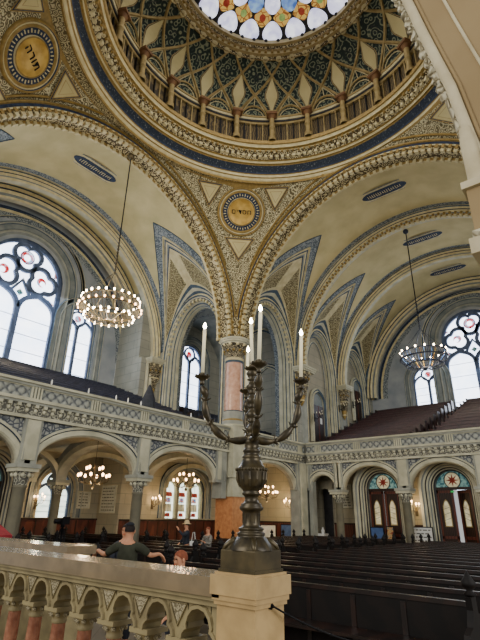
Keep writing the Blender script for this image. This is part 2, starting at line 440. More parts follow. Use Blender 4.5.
# ================================================================== dome
C0 = (CX+.38, CY+.3, 0)
b = B('gold')
b.lathe([(10.3, 19.9, 'pend'), (9.42, 19.8, 'pend'), (9.38, 19.68, 'gold'), (9.28, 19.62, 'gold'), (9.26, 19.76, 'gold'), (9.2, 19.8, 'cream'), (9.16, 19.92, 'cream'), (9.08, 19.94, 'gold'), (9.05, 20.1, 'cream'), (9.0, 20.13, 'gold'),
         (8.96, 20.22, 'navy'), (8.8, 20.62, 'script'), (8.78, 20.7, 'gold'), (8.68, 20.7, 'gold'), (8.66, 20.85, 'cream'), (8.55, 20.88, 'gold'),
         (8.5, 21.0, 'goldorn'), (8.25, 21.3, 'goldorn'), (8.22, 21.36, 'cream'), (8.05, 21.4, 'gold'), (8.0, 21.6, 'cream'), (7.92, 21.62, 'gold'), (7.9, 21.85, 'gold'), (8.0, 21.9, 'gold'), (8.35, 21.9, 'drumpanel')], C0, 128, 'gold', sm=False)
for i in range(150):
    a = 2*pi*i/150
    for rr, zz, s_, mm in ((8.42, 21.02, .085, 'cream'), (8.2, 21.28, .06, 'gold')):
        b.obox((C0[0]+rr*cos(a), C0[1]+rr*sin(a), zz), V((cos(a), sin(a), 0))*s_, V((-sin(a), cos(a), 0))*s_, UP*s_, mm)
struct(b.build('trim_10'), 'ring of gold mouldings with a navy inscription band under the dome')
# drum with arcaded panels
NB = 22; BA = 2*pi/NB; ph0 = rad(126.8)
b = B('drumpanel')
b.lathe([(8.35, 21.9), (8.45, 23.9)], C0, 132, 'drumpanel', sm=False)
for i in range(132):
    a = 2*pi*i/132
    b.obox((C0[0]+8.34*cos(a), C0[1]+8.34*sin(a), 22.85), V((cos(a), sin(a), 0))*.04, V((-sin(a), cos(a), 0))*.035, UP*.85, 'iron' if i % 2 else 'ochre')
for z0, z1, mm in ((21.9, 22.1, 'ochre'), (23.6, 23.75, 'ochre'), (23.75, 23.85, 'lead'), (23.85, 24.0, 'cream'), (24.0, 24.1, 'ochre')):
    rr = 8.3 if z0 < 23 else 8.3 - (z0-23.6)*.5
    b.lathe([(rr+.12, z0), (rr-.02, z0), (rr-.04, z1), (rr+.2, z1)], C0, 132, mm, sm=False)
struct(b.build('trim_13'), 'dark panelled drum below the dome')
# colonnettes
t = thing('dome_colonnette', 'short ochre colonnette with rust capital in the ring under the dome', 'column', (0,0,0), 0, 'colonnettes around the dome drum')
bb = B('ochre'); bb.lathe([(.24, 0), (.26, .12), (.2, .2), (.24, .3), (.17, .38)], (0,0,0), 12, 'ochre'); bb.build('base', t)
bb = B('cream'); bb.lathe([(.16, .38), (.16, 1.0), (.19, 1.03), (.19, 1.1), (.16, 1.13), (.15, 1.75), (.17, 1.8)], (0,0,0), 12, 'ochre'); bb.build('shaft', t)
bb = B('rust'); bb.lathe([(.17, 1.8, 'ochre'), (.24, 1.95, 'rust'), (.3, 2.05, 'rust')], (0,0,0), 12, 'rust'); bb.box(-.33, .33, -.33, .33, 2.05, 2.22, 'rust'); bb.box(-.27, .27, -.27, .27, 2.22, 2.34, 'ochre'); bb.build('capital', t)
for k in range(NB):
    a = ph0 + k*BA; loc = (C0[0]+7.98*cos(a), C0[1]+7.98*sin(a), 21.88)
    if k == 0: t.location = loc; t.rotation_euler = (0,0,a)
    else: copytree(t, loc, a)
# shell
def dp(t): # (r, z)
    a = t*rad(50); return (5.75 + (8.32-5.75)*(cos(a)-cos(rad(50)))/(1-cos(rad(50))), 24.05 + 2.75*sin(a)/sin(rad(50)))
def DP(th, t, off=0):
    r, z = dp(t); r2, z2 = dp(t+.01); nx, nz = -(z2-z), (r2-r); l = sqrt(nx*nx+nz*nz)
    r += nx/l*off; z += nz/l*off
    return V((C0[0]+r*cos(th), C0[1]+r*sin(th), z))
b = B('damask'); b.grid(lambda i, j: DP(2*pi*i/132, j/12), 132, 12, 'damask')
g = lambda t: .5*(t/.5)**1.8 if t < .5 else .5+1.8*(t-.5)
for k in range(NB):
    a = ph0 + k*BA
    for h in (-1, 1):
        pts = [DP(a + h*(BA*g(t/16)+.012), t/16, .08) for t in range(17)]
        b.tube(pts, .085, 4, 'ochre')
        b.tube([DP(a + h*(BA*g(t/16)+.04*(1-t/20)), t/16, .05) for t in range(17)], .035, 4, 'cream')
    # cream lozenge above each colonnette, framed
    for kk, mm, off in ((.92, 'lead', .03), (.86, 'ochre', .045), (.76, 'lead', .055), (.7, 'vault', .075)):
        tm = .47
        rows = [i/10 for i in range(11)]
        def fn(i, j):
            t0 = .06 + (.80-.06)*rows[i]; tc_ = tm + (t0-tm)*(.55+.45*kk)
            wv = g(t0)*BA if t0 < tm else max(0, (.8-t0)/(.8-tm))*g(tm)*BA
            return DP(a + (-1, 1)[j]*wv*kk*.98*.62, tc_, off)
        b.grid(fn, 10, 1, mm, False)
    # inner round arch at the foot of each bay
    am = a + BA/2
    b.tube([DP(am + BA*.36*cos(pi*i/12), .02+.26*sin(pi*i/12), .07) for i in range(13)], .07, 4, 'ochre')
    b.tube([DP(am + BA*.28*cos(pi*i/12), .02+.20*sin(pi*i/12), .05) for i in range(13)], .03, 4, 'cream')
    b.tube([DP(am, .28, .05), DP(am, .48, .05)], .03, 4, 'cream')
    if True:
        for kk, mm, off in ((1, 'lead', .05), (.8, 'cream', .06)):
            b.face([DP(am, .70-.07*kk, off), DP(am+BA*.1*kk, .70, off), DP(am, .70+.07*kk, off), DP(am-BA*.1*kk, .70, off)], 'damask' if mm == 'cream' else mm)
struct(b.build('ceiling_dome'), 'dome shell of crossing ochre ribs, dark damask panels and cream lozenges')
b = B('ochre')
b.lathe([(5.95, 26.5, 'ochre'), (5.85, 26.45, 'ochre'), (5.78, 26.65, 'goldorn'), (5.62, 26.7, 'ochre'), (5.6, 26.9, 'cream'), (5.48, 26.93, 'ochre'), (5.45, 27.15, 'goldorn'), (5.3, 27.2, 'ochre'), (5.3, 27.5, 'cream'), (5.6, 27.6, 'ochre')], C0, 96, 'ochre', sm=False)
for i in range(44):
    a = 2*pi*i/44
    b.lathe([(.2, 0), (.18, -.1), (.1, -.12), (.001, -.05)], (C0[0]+5.88*cos(a), C0[1]+5.88*sin(a), 26.58), 8, 'cream')
    b.ball((C0[0]+5.32*cos(a), C0[1]+5.32*sin(a), 27.45), .13, 'lead', 6, 4)
for i in range(88):
    a = 2*pi*i/88; b.obox((C0[0]+5.55*cos(a), C0[1]+5.55*sin(a), 26.82), V((cos(a), sin(a), 0))*.07, V((-sin(a), cos(a), 0))*.08, UP*.09, 'gold')
struct(b.build('trim_11'), 'scalloped gold moulding around the stained glass skylight')
# stained glass skylight
t = thing('skylight', 'round stained glass skylight with white lobes and blue ovals at the dome top', 'skylight', (C0[0], C0[1], 27.5)); t.scale = (1.06, 1.06, 1)
def gz(r): return .9*(1-(r/5.3)**2)
def gp(r, a): return V((r*cos(a), r*sin(a), gz(r)))
b = B('lead'); b.lathe([(5.35, gz(5.35)+.04), (4, gz(4)+.04), (2.5, gz(2.5)+.04), (.01, .94)], (0,0,0), 64, 'lead'); b.build('lead_frame', t)
def shape(fn, mm, nm, off):
    b = B(mm); n = 20; pts = [fn(2*pi*i/n) for i in range(n)]
    b.face([gp(r, a) - UP*off for r, a in pts], mm); return b.build(nm, t)
NL = 22
for k in range(NL):
    a = ph0 + k*2*pi/NL
    shape(lambda u: (4.62+.55*cos(u), a + sin(u)*.118*(1+.25*cos(u))), 'glassw', 'glass_lobe', .02)
    a2 = a + pi/NL
    shape(lambda u: (3.92+.5*abs(cos(u))**1.6*(1 if cos(u) > 0 else -1), a2 + .13*abs(sin(u))**1.6*(1 if sin(u) > 0 else -1)), 'glasso', 'glass_star', .02)
    shape(lambda u: (3.92+.2*cos(u), a2 + .045*sin(u)), 'glassg' if k % 2 else 'glassr', 'glass_flower', .05)
    shape(lambda u: (3.2+.55*cos(u), a + sin(u)*.135), 'glassb' if k % 2 else 'glassw', 'glass_oval', .02)
for k in range(12):
    a = k*2*pi/12
    shape(lambda u: (2.1+.5*cos(u), a + sin(u)*.2), 'glasso', 'glass_oval', .02)
shape(lambda u: (1.2, u), 'glassb', 'glass_centre', .02)

# ================================================================== upper walls
WL, WE, WC, YC = -28.3, 41.6, -26.0, 28.9
FWL, FWE, FWC = Fr('x', WL), Fr('y', WE), Fr('x', WC)
wn = [0]
def disc(b, fr, s, z, r, d, m, n=16, sy=1):
    b.face([fr(s + r*cos(2*pi*i/n), z + r*sy*sin(2*pi*i/n), d) for i in range(n)], m)
def window(fr, c, w, z0, zs, style, label, glass='daylight', rise=None, surround=True):
    wn[0] += 1
    rise = w if rise is None else rise
    root = bpy.data.objects.new('window_%d' % wn[0], None); col.objects.link(root); struct(root, label)
    b = B(glass); p = archpath(c, w, z0, zs, rise, 28)
    b.face([fr(x, z, -.5) for x, z in p], glass); b.build('pane', root)
    b = B('roseglass'); T = B('tracery'); bw = .15 if w > 2 else .1
    def circ(s, z, r, k=30, lobes=0, a0=0): return [fr(s + r*q_*cos(2*pi*i/k), z + r*q_*sin(2*pi*i/k), -.42) for i in range(k+1) for q_ in [1 if not lobes else .66+.34*abs(cos(lobes/2*(2*pi*i/k-a0)))**.7]]
    def tb(pts, q=1): T.tube(pts, bw*q, 4, 'tracery', caps=False)
    tb([fr(x, z, -.42) for x, z in p], 1.5)
    if style == 'rose':
        za = zs - 1.0
        for sg in (-1, 1):
            cc = c + sg*w/2
            tb([fr(x, z, -.42) for x, z in archpath(cc, w/2-.02, z0, za-1.5, w/2*1.15, 14, .5)], 1.4)
        tb([fr(c, z0, -.42), fr(c, za-1.2, -.42)], 1.5)
        tb(circ(c, zs+w-1.12, 1.0, 36, 3, -pi/2), 1.3)
        for sg in (-1, 1):
            tb(circ(c+sg*w*.5, zs+.05, 1.02, 36, 3, pi/2+sg*.4), 1.3)
            disc(b, fr, c+sg*w*.5, zs+.12, .34, -.485, 'roseglass'); disc(b, fr, c+sg*w*.5+sg*.1, zs+.02, .2, -.47, glass)
            disc(b, fr, c+sg*w*.86, zs+.95, .26, -.47, 'colourglass', 3); disc(b, fr, c+sg*w*.82, zs-1.2, .33, -.47, 'colourglass', 3)
        T.tube(circ(c, zs+w-1.12, .46), .04, 6, 'tracery', caps=False)
        disc(b, fr, c, zs+w-1.12, .44, -.485, 'roseglass'); disc(b, fr, c, zs+w-1.12, .24, -.47, glass)
        tb([fr(c, zs-2.0, -.42), fr(c+.62, zs-1.15, -.42), fr(c, zs-.2, -.42), fr(c-.62, zs-1.15, -.42), fr(c, zs-2.0, -.42)])
        disc(b, fr, c, zs-1.1, .25, -.47, 'turquoise', 4)
        for q in range(1, 6): T.tube([fr(c-w, z0+q*1.1, -.44), fr(c+w, z0+q*1.1, -.44)], .025, 4, 'tracery')
    elif style == 'triple':
        PL = B('creamstone'); lw = w/3-.16
        wall(PL, fr, c-w, c+w, z0-.05, zs+rise, [(c+q*w*2/3, lw, z0, zs-.1, lw*1.25) for q in (-1, 0, 1)], 'creamstone', d=-.3, n=12, pointed=.6)
        for q in (-1, 0, 1):
            pp = archpath(c+q*w*2/3, lw, z0, zs-.1, lw*1.25, 12, .6)
            sweep(PL, fr, pp, [(0, -.5), (0, -.3), (.04, -.24), (.1, -.24), (.12, -.3)], ['creamstone', 'creamstone', 'stoneplain', 'blue'])
            cc = c+q*w*2/3
            for k, (za_, zb_, mm) in enumerate(((.1, .35, 'glassr'), (.45, .95, 'yellowglass'), (1.05, 1.35, 'colourglass'), (1.45, 1.75, 'glassr'))):
                b.face([fr(cc+x*lw*(.75 if k % 2 else .5), z, -.48) for x, z in ((-1, z0+za_), (1, z0+za_), (.8, z0+zb_), (-.8, z0+zb_))], mm)
            for k in range(1, 4): T.tube([fr(cc-lw, z0+k*.45, -.46), fr(cc+lw, z0+k*.45, -.46)], .012, 4, 'tracery')
            T.tube([fr(cc, z0, -.46), fr(cc, zs+.2, -.46)], .012, 4, 'tracery')
            for e in (-1, 1): PL.tube([fr(cc+e*(lw+.08), z0, -.22), fr(cc+e*(lw+.08), zs-.1, -.22)], .05, 8, 'creamstone')
        PL.build('stone_mullions', root)
    else:
        for sg in (-1, 1):
            tb([fr(x, z, -.42) for x, z in archpath(c+sg*w/2, w/2-.02, z0, zs-.55, w/2*1.5, 12, .6)], 1.1)
        tb([fr(c, z0, -.42), fr(c, zs-.3, -.42)], 1.4)
        tb(circ(c, zs+.42*w, .42*w, 14), .9)
        disc(b, fr, c, zs+.42*w, .2*w, -.47, 'roseglass' if style != 'plain' else glass)
        if style == 'colour':
            for sg in (-1, 1):
                for q in range(4): disc(b, fr, c+sg*w/2, z0+.5+q*(zs-z0-.9)/3, w*.17, -.47, ['colourglass', 'glassr', 'yellowglass', 'colourglass'][q], 8, 1.5)
                b.face([fr(c+sg*w/2+x*w*.3, z0+.15+y, -.48) for x, y in ((-1, 0), (1, 0), (1, zs-z0-.6), (0, zs-z0), (-1, zs-z0-.6))], 'glassw')
        for sg in (-1, 1): disc(b, fr, c+sg*w*.75, zs+.2*w, .14*w, -.47, 'colourglass', 3)
        for q in range(1, 5): T.tube([fr(c-w, z0+q*(zs-z0)/5, -.44), fr(c+w, z0+q*(zs-z0)/5, -.44)], .02, 4, 'tracery')
    b.build('coloured_glass', root); T.build('tracery', root)
    if surround:
        S = B('stone'); k = 1.0 if w > 2 else .62
        prof = [(0, -.55), (0, -.3), (.12*k, -.28), (.12*k, -.15), (.25*k, -.1), (.25*k, 0), (.42*k, .04), (.5*k, .1), (.58*k, .04), (.62*k, .02), (.95*k, .02), (1.0*k, .08), (1.1*k, .1), (1.18*k, .02)]
        sweep(S, fr, p, prof, ['graystone', 'stoneplain', 'blue', 'creamstone', 'graystone', 'graystone', 'stoneplain', 'stoneplain', 'blue', 'graystone', 'blue', 'stoneplain', 'blue'])
        S.build('surround', root)
    return root
b = B('hazelunette')
wall(b, FWL, 1.5, 19.6, 3.6, 20.5, [(7.35, 1.15, 6.5, 12.1, 1.15), (CY+.05, 2.6, 6.2, 14.5, 2.6), (16.25, 1.3, 6.5, 12.4, 1.3)], 'hazelunette')
sweep(b, FWL, archpath(CY, 8.2, ZC, ZC, 8.2, 40), [(-.45, .03), (0, .05), (.2, .05), (.45, .03), (.8, .02)], ['blueband', 'cream', 'navy', 'hazelunette'])
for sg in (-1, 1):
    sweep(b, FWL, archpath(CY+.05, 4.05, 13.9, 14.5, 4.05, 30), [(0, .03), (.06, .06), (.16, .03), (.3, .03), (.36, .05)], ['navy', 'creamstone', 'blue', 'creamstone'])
struct(b.build('wall_left'), 'haze-tinted grey end wall of the left gallery around tall tracery windows')
b = B('stone')   # side faces of the left arm beyond the transverse arch
for s_, yy in ((-1, 19.6), (1, CY-(19.6-CY))):
    b.box(-26.6, -25.3, yy-.0 if yy > CY else yy-1.6, yy+1.6 if yy > CY else yy, 3.6, 10.3, 'stone')
    b.box(-28.3, -25.65, yy+.02 if yy > CY else yy-1.5, yy+1.5 if yy > CY else yy-.02, 3.6, 17, 'stone')
    struct(b.build('wall_left_side'), 'stone return wall beside the small left window'); b = B('stone')
b = B('hazelunette')
wall(b, FWE, -18, 1.2, 3.6, 21, [(-12.65, 1.35, 8.4, 11.6, 1.35), (-8.45, 2.45, 8.2, 14.8, 2.45), (-4.1, 1.2, 8.4, 11.5, 1.2)], 'hazelunette')
sweep(b, FWE, archpath(CX, 8.3, ZC, ZC, 8.3, 40), [(-.45, .03), (0, .05), (.2, .05), (.45, .03), (.8, .02)], ['blueband', 'cream', 'navy', 'hazelunette'])
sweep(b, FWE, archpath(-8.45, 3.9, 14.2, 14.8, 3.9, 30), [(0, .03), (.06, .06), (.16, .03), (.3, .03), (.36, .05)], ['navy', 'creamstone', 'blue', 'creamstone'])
struct(b.build('wall_far'), 'haze-tinted grey end wall of the entrance gallery around the rose window')
window(FWL, CY+.05, 2.6, 6.2, 14.5, 'rose', 'large round headed tracery window with two lancets and a red flower rose at the left edge')
window(FWL, 16.25, 1.3, 6.5, 12.4, 'two', 'small two-light window right of the large left window')
window(FWL, 7.35, 1.15, 6.5, 12.1, 'two', 'small two-light window left of the large window')
window(FWE, -8.45, 2.45, 8.2, 14.8, 'rose', 'large tracery window with red rose at the right edge')
window(FWE, -12.65, 1.35, 8.4, 11.6, 'two', 'small two-light window behind the right chandelier')
window(FWE, -4.1, 1.2, 8.4, 11.5, 'two', 'small two-light window right of the rose window')
# corner room (behind the pink column)
b = B('stone')
wall(b, FWC, 19.6, 30.6, 3.6, 16, [(25.35, 1.35, 7.0, 11.7, 1.35)], 'stone')
wall(b, Fr('y', YC), WC, XL, 3.6, 16, [], 'stone')
sweep(b, Fr('y', YC), archpath(-22, 2.7, 3.7, ZC, 3.9, 26), [(0, -.0), (.0, .12), (.15, .12), (.3, .05), (.5, .05), (.6, .12), (.8, .02)], ['creamstone', 'blue', 'creamstone', 'graystone', 'navy', 'creamstone'])
sweep(b, Fr('y', YC), archpath(-21.0, .95, 6.0, 9.8, 1.2, 14, .8), [(0, .0), (0, .1), (.1, .1), (.2, .05), (.3, .1), (.4, .0)], ['blue', 'creamstone', 'blue', 'creamstone', 'blue'])
struct(b.build('wall_corner_room'), 'stone walls of the corner bay seen behind the pink column')
window(FWC, 25.35, 1.35, 7.0, 11.7, 'two', 'two-light window behind the pink column')
b = B('graystone')
def gv(i, j):
    x = -25.99 + 7.9*i/24; y = 21.25 + 7.6*j/24
    zx = ZC + 4.2*sqrt(max(0, 1-((x+22.05)/3.96)**2)); zy = ZC + 4.2*sqrt(max(0, 1-((y-25.05)/3.82)**2))
    return V((x, y, max(zx, zy)))
b.grid(gv, 24, 24, lambda i, j: 'blueband' if abs(i-j) < 1 or abs(i+j-23) < 1 else 'graystone')
struct(b.build('ceiling_corner_room'), 'groined grey vault over the corner bay')

# inner walls holding the side arches: crossing side of the corner room and the blind bays
def sidewall(name, fr, bays, label):
    b = B('stone')
    for (s0, s1, blind) in bays:
        m_, hw = (s0+s1)/2, abs(s1-s0)/2; w = hw - .95
        # spandrel behind the penetration
        pa = archpath(m_, w, ZC, ZC, 4.2, 24); 
        base = 3.7 if not blind else 3.7
        p = archpath(m_, w, base, ZC, 4.2 if w > 2.4 else 4.0, 28)
        prof = [(.3, .0), (.22, .06), (.1, .06), (0, .0), (-.06, -.08), (-.12, -.08), (-.16, -.2), (-.3, -.22), (-.34, -.4), (-.44, -.42), (-.46, -.6), (-.56, -.62), (-.58, -.9), (-.5, -1.3), (-.3, -1.4), (.3, -1.4)]
        ms = ['blue', 'cream', 'blue', 'creamstone', 'navy', 'creamstone', 'graystone', 'creamstone', 'blue', 'creamstone', 'graystone', 'creamstone', 'blueband', 'creamstone', 'graystone']
        sweep(b, fr, p, prof if not blind else prof[:11], ms)
        if not blind:
            beads(b, fr, pa, -.2, -.15, .4, .16, 'cream')
        else:
            b.face([fr(x, z, -.55) for x, z in p], 'warmstone')
            sweep(b, fr, archpath(m_, w-.9, base, ZC-.3, 3.4, 24), [(0, -.5), (.08, -.5), (.16, -.5)], ['blue', 'creamstone'])
        # pier strips either side
        for e0, e1 in ((s0, m_-w-.25), (m_+w+.25, s1)):
            b.face([fr(e0, 3.6, .02), fr(e1, 3.6, .02), fr(e1, ZC+.6, .02), fr(e0, ZC+.6, .02)], 'stone')
    return struct(b.build(name), label)
sidewall('wall_left_arch', Fr('y', YE), [(-25.6, -18.2, False)], 'tall recessed arch left of the pink column opening on the corner bay')
sidewall('wall_right_arch', Fr('x', XL), [(21.4, 28.9, False)], 'tall recessed arch right of the pink column')
sidewall('wall_entrance_side', Fr('x', XL-.0), [(28.9, 35.3, True), (35.3, 41.6, True)], 'side wall of the entrance gallery with two blind arches')
# ------------------------------------------------------------------ piers, capitals, pink column
def capital(b, c, r, z0, z1, sq=True, m='capital'):
    h = z1-z0
    b.lathe([(r*.82, z0, 'gold'), (r*.95, z0+.04*h, 'cream'), (r*.85, z0+.1*h, m), (r*.95, z0+.35*h, m), (r*1.05, z0+.45*h, m), (r*1.0, z0+.55*h, m), (r*1.3, z0+.72*h, m)], c, 20, m)
    for i in range(10):
        a = 2*pi*i/10
        b.ball((c[0]+r*1.15*cos(a), c[1]+r*1.15*sin(a), z0+.7*h), r*.2, 'cream', 6, 4); b.ball((c[0]+r*1.02*cos(a+.3), c[1]+r*1.02*sin(a+.3), z0+.4*h), r*.16, 'gold', 6, 4)
    for k, (q, e0, e1) in enumerate(((1.3, .72, .8), (1.42, .8, .9), (1.5, .9, 1.0))):
        if sq: b.box(c[0]-r*q, c[0]+r*q, c[1]-r*q, c[1]+r*q, z0+e0*h, z0+e1*h, 'creamstone')
        else: b.lathe([(r*q*.98, z0+e0*h), (r*q*1.04, z0+(e0+e1)/2*h), (r*q, z0+e1*h), (0.01, z0+e1*h)], c, 24, 'creamstone')
PX, PY = XL-.15, YE+.15
t = thing('crossing_column', 'thick polished pink marble column with dark gold capital at the gallery corner', 'column', (PX, PY, FL))
b = B('orangemarble'); b.box(-.62, .62, -.62, .62, 0.25, 3.0, 'orangemarble'); b.box(-.72, .72, -.72, .72, 0, .25, 'stoneplain'); b.build('pedestal', t)
b = B('creamstone'); b.box(-.6, .6, -.6, .6, 3.0, 6.0, 'creamstone'); b.box(-.68, .68, -.68, .68, 3.0, 3.15, 'creamstone'); b.box(-.7, .7, -.7, .7, 4.0, 4.2, 'creamstone')
b.box(-.66, .66, -.66, .66, 5.9, 6.9, 'creamstone'); b.build('pier', t)
b = B('pinkmarble'); b.lathe([(.72, 6.9, 'creamstone'), (.74, 7.0, 'creamstone'), (.64, 7.1, 'stoneplain'), (.68, 7.22, 'stoneplain'), (.57, 7.35, 'gold'), (.57, 7.45, 'stoneplain'), (.57, 7.8, 'stoneplain'), (.57, 7.85, 'navy'), (.56, 7.9, 'pinkmarble'), (.54, 11.0, 'pinkmarble')], (0,0,0), 32, 'pinkmarble'); b.build('shaft', t)
b = B('capital'); b.lathe([(.55, 10.85, 'navy'), (.57, 11.0, 'blue'), (.6, 11.12, 'cream')], (0,0,0), 32, 'navy'); capital(b, (0,0,0), .64, 11.1, 12.42, sq=False); b.build('capital', t)
# impost block rising between the arches
b = B('goldorn')
b.lathe([(.8, ZC-.02, 'cream'), (.7, ZC+.3, 'goldorn'), (.52, ZC+1.6, 'goldorn'), (.35, ZC+3.4, 'goldorn')], (PX, PY, 0), 16, 'goldorn')
for a_ in (-.9, -.45, 0, .45, .9):
    pass
struct(b.build('trim_12'), 'gold carved springer above the pink column')
def bracket(nm, label, c, n, r=.5, z0=9.0, shaft=None, grp=None):
    t = thing(nm, label, 'capital', (c[0], c[1], z0), 0, grp)
    b = B('capital'); capital(b, (0, 0, 0), r, 0, 1.4, sq=True); b.build('capital', t)
    b = B('capital')
    if shaft is None: b.lathe([(r*.85, 0, 'cream'), (r*.75, -.2, 'capital'), (r*.55, -.7, 'capital'), (r*.35, -1.0, 'gold'), (r*.4, -1.1, 'cream'), (.02, -1.45, 'gold')], (0,0,0), 16, 'capital')
    else: b.lathe([(r*.72, 0, 'stoneplain'), (r*.7, shaft-z0, 'stoneplain')], (0,0,0), 20, 'stoneplain')
    b.build('corbel' if shaft is None else 'shaft', t)
bracket('wall_capital', 'carved gold capital on a corbel between the left gallery arches', (-25.5, 20.9), None, .6, 8.95)
bracket('wall_capital', 'carved gold capital at the corner above the right gallery parapet', (-17.85, 28.75), None, .58, 8.95)
bracket('wall_capital', 'smaller gold corbel capital above the dark gallery door', (-17.8, 35.3), None, .45, 8.95)
b = B('stone')
b.box(-26.3, -25.1, 21.0, 21.9, 3.6, ZC+.3, 'stone'); b.box(-18.7, -17.95, 28.85, 29.7, 3.6, ZC+.5, 'stoneplain'); b.box(-18.6, -17.95, 34.9, 35.7, 3.6, ZC+.4, 'stoneplain')
for y in (20.2, 20.55): b.lathe([(.13, 3.7), (.13, 10.2)], (-25.3, y, 0), 10, 'creamstone')
struct(b.build('wall_piers'), 'stone piers carrying the gallery arches')

# cartouches on the vault crowns
def cartouche(c, axis, label, L=1.5, W=.42):
    t = thing('ceiling_cartouche', label, 'cartouche', c)
    u = V((1,0,0)) if axis == 'x' else V((0,1,0)); v = V((0,1,0)) if axis == 'x' else V((1,0,0))
    def ov(l, w, z): return [u*(l*cos(a) if abs(cos(a)) > .2 else l*cos(a)) * (1 if True else 0) + v*w*max(-.75, min(.75, sin(a))) - UP*z for a in [2*pi*i/24 for i in range(24)]]
    for nm, k, m_, z in (('border', 1.25, 'blueband', .0), ('border_line', 1.1, 'cream', .02), ('field', 1.0, 'navy', .04)):
        b = B(m_); b.face(ov(L*k, W*(k+.25 if k > 1 else 1)*1.2, z), m_); b.build(nm, t)
    b = B('cream'); random.seed(int(c[1]*7))
    for i in range(16):
        s_ = -L*.72 + L*1.44*i/15; h = random.choice((.1, .14, .16))
        b.obox(u*s_ - UP*.06, u*.02, v*h, UP*.005, 'cream'); 
        if i % 3: b.obox(u*(s_+.03) + v*h*.8 - UP*.06, u*.05, v*.02, UP*.005, 'cream')
    b.build('lettering', t)
cartouche((-21.7, CY, ZC+9.42), 'y', 'navy cartouche with tiny pale lettering on the left vault crown')
cartouche((CX, 24.8, ZC+9.42), 'x', 'navy cartouche on the entrance vault nearest the dome')
cartouche((CX, 31.9, ZC+9.42), 'x', 'navy cartouche on the middle bay of the entrance vault')
cartouche((CX, 38.1, ZC+9.42), 'x', 'navy cartouche on the farthest bay of the entrance vault')

# ================================================================== galleries and arcades
ZT, ZP, ZB, ZA = 4.83, 4.15, 3.5, 1.7      # rail top, panel foot, frieze foot, arch spring
def parapet(name, fr, s0, s1, joints, label):
    t = thing(name, label, 'gallery front')
    b = B('creamstone')
    def bx(a0, a1, z0, z1, d0, d1, m_, bb=b):
        c = (fr((a0+a1)/2, (z0+z1)/2, (d0+d1)/2)); bb.obox(c, fr.ax()*(a1-a0)/2, fr.nn()*(d1-d0)/2, UP*(z1-z0)/2, m_)
    bx(s0, s1, ZT-.1, ZT, -.25, .3, 'creamstone'); bx(s0, s1, ZT-.2, ZT-.1, -.2, .22, 'stoneplain'); b.build('rail', t)
    b = B('relief'); bx(s0, s1, ZP, ZT-.2, -.15, .12, 'relief', b)
    b.build('relief_panel', t)
    b = B('creamstone')
    bx(s0, s1, ZP-.12, ZP, -.2, .26, 'creamstone', b); bx(s0, s1, ZP-.22, ZP-.12, -.2, .2, 'stoneplain', b); bx(s0, s1, ZT-.24, ZT-.19, .1, .16, 'creamstone', b)
    for j in joints:
        for k in (-1.5, -.5, .5, 1.5): bx(j+k*.13-.035, j+k*.13+.035, ZP, ZT-.2, .1, .2, 'creamstone', b)
        bx(j-.28, j+.28, ZP-.02, ZT-.18, .1, .14, 'graystone', b)
    b.build('moulding', t)
    b = B('carved'); bx(s0, s1, ZB, ZP-.22, -.2, .1, 'carved', b); bx(s0, s1, ZB-.12, ZB, -.2, .18, 'creamstone', b)
    n = int((s1-s0)/.36)
    for i in range(n):
        a = s0 + .18 + i*.36; bx(a-.07, a+.07, ZP-.34, ZP-.22, .1, .2, 'creamstone', b); b.ball(fr(a, ZB+.2, .1), .09, 'creamstone', 6, 4)
    b.build('frieze', t)
parapet('gallery_parapet', F_L, 2.3, 28.9, [3.3+2.77*k for k in range(10)], 'long carved stone parapet of the left gallery running to the corner')
parapet('gallery_parapet', Fr('y', 28.9), -17.65, 1.5, [-16.7, -13.8, -11.05, -8.0, -5.1, -2.2], 'carved stone parapet of the entrance gallery under the red benches')
def arcade(name, fr, bays, label, zt=ZB):
    b = B('spandrel')
    s0, s1 = bays[0][0]-bays[0][1]-.4, bays[-1][0]+bays[-1][1]+.4
    # dark relief spandrels with stone frame
    cur = s0
    for (c, w, rise) in bays:
        p = archpath(c, w, ZA, ZA, rise, 28)
        for i in range(len(p)-1):
            b.face([fr(p[i][0], p[i][1], 0), fr(p[i+1][0], p[i+1][1], 0), fr(p[i+1][0], zt, 0), fr(p[i][0], zt, 0)], 'spandrel')
        b.face([fr(cur, ZA, 0), fr(c-w, ZA, 0), fr(c-w, zt, 0), fr(cur, zt, 0)], 'stoneplain'); 
        for e in (-1, 1):
            b.obox(fr(c+e*(w+.22), (ZA+zt)/2, .02), fr.ax()*.24, fr.nn()*.1, UP*(zt-ZA)/2, 'stoneplain')
            b.obox(fr(c+e*(w+.22), (ZA+zt)/2, .08), fr.ax()*.13, fr.nn()*.08, UP*((zt-ZA)/2-.15), 'creamstone')
        cur = c + w
        sweep(b, fr, p, [(.42, .0), (.4, .07), (.3, .07), (.26, .03), (.2, .07), (.06, .07), (0, 0), (-.02, -.15), (.02, -.45), (.42, -.5)],
              ['blue', 'creamstone', 'navy', 'creamstone', 'creamstone', 'creamstone', 'creamstone', 'warmstone', 'stoneplain'])
        b.obox(fr(c, zt-.08, .04), fr.ax()*(w-.1), fr.nn()*.05, UP*.04, 'creamstone')
    b.face([fr(cur, ZA, 0), fr(s1, ZA, 0), fr(s1, zt, 0), fr(cur, zt, 0)], 'stoneplain')
    return struct(b.build(name), label)
arcade('wall_left_arcade', F_L, [(6.2, 2.45, 1.35), (11.8, 2.45, 1.35), (17.35, 2.4, 1.35)], 'arcade under the left gallery')
arcade('wall_left_arcade_corner', F_L, [(25.1, 2.7, 1.45)], 'wide arch under the gallery right of the crossing column')
arcade('wall_far_arcade', Fr('y', 28.9), [(-16.55, .95, .95), (-13.15, 1.85, 1.4), (-8.75, 1.85, 1.4), (-4.35, 1.85, 1.4), (-.95, .9, .95)], 'arcade under the entrance gallery')
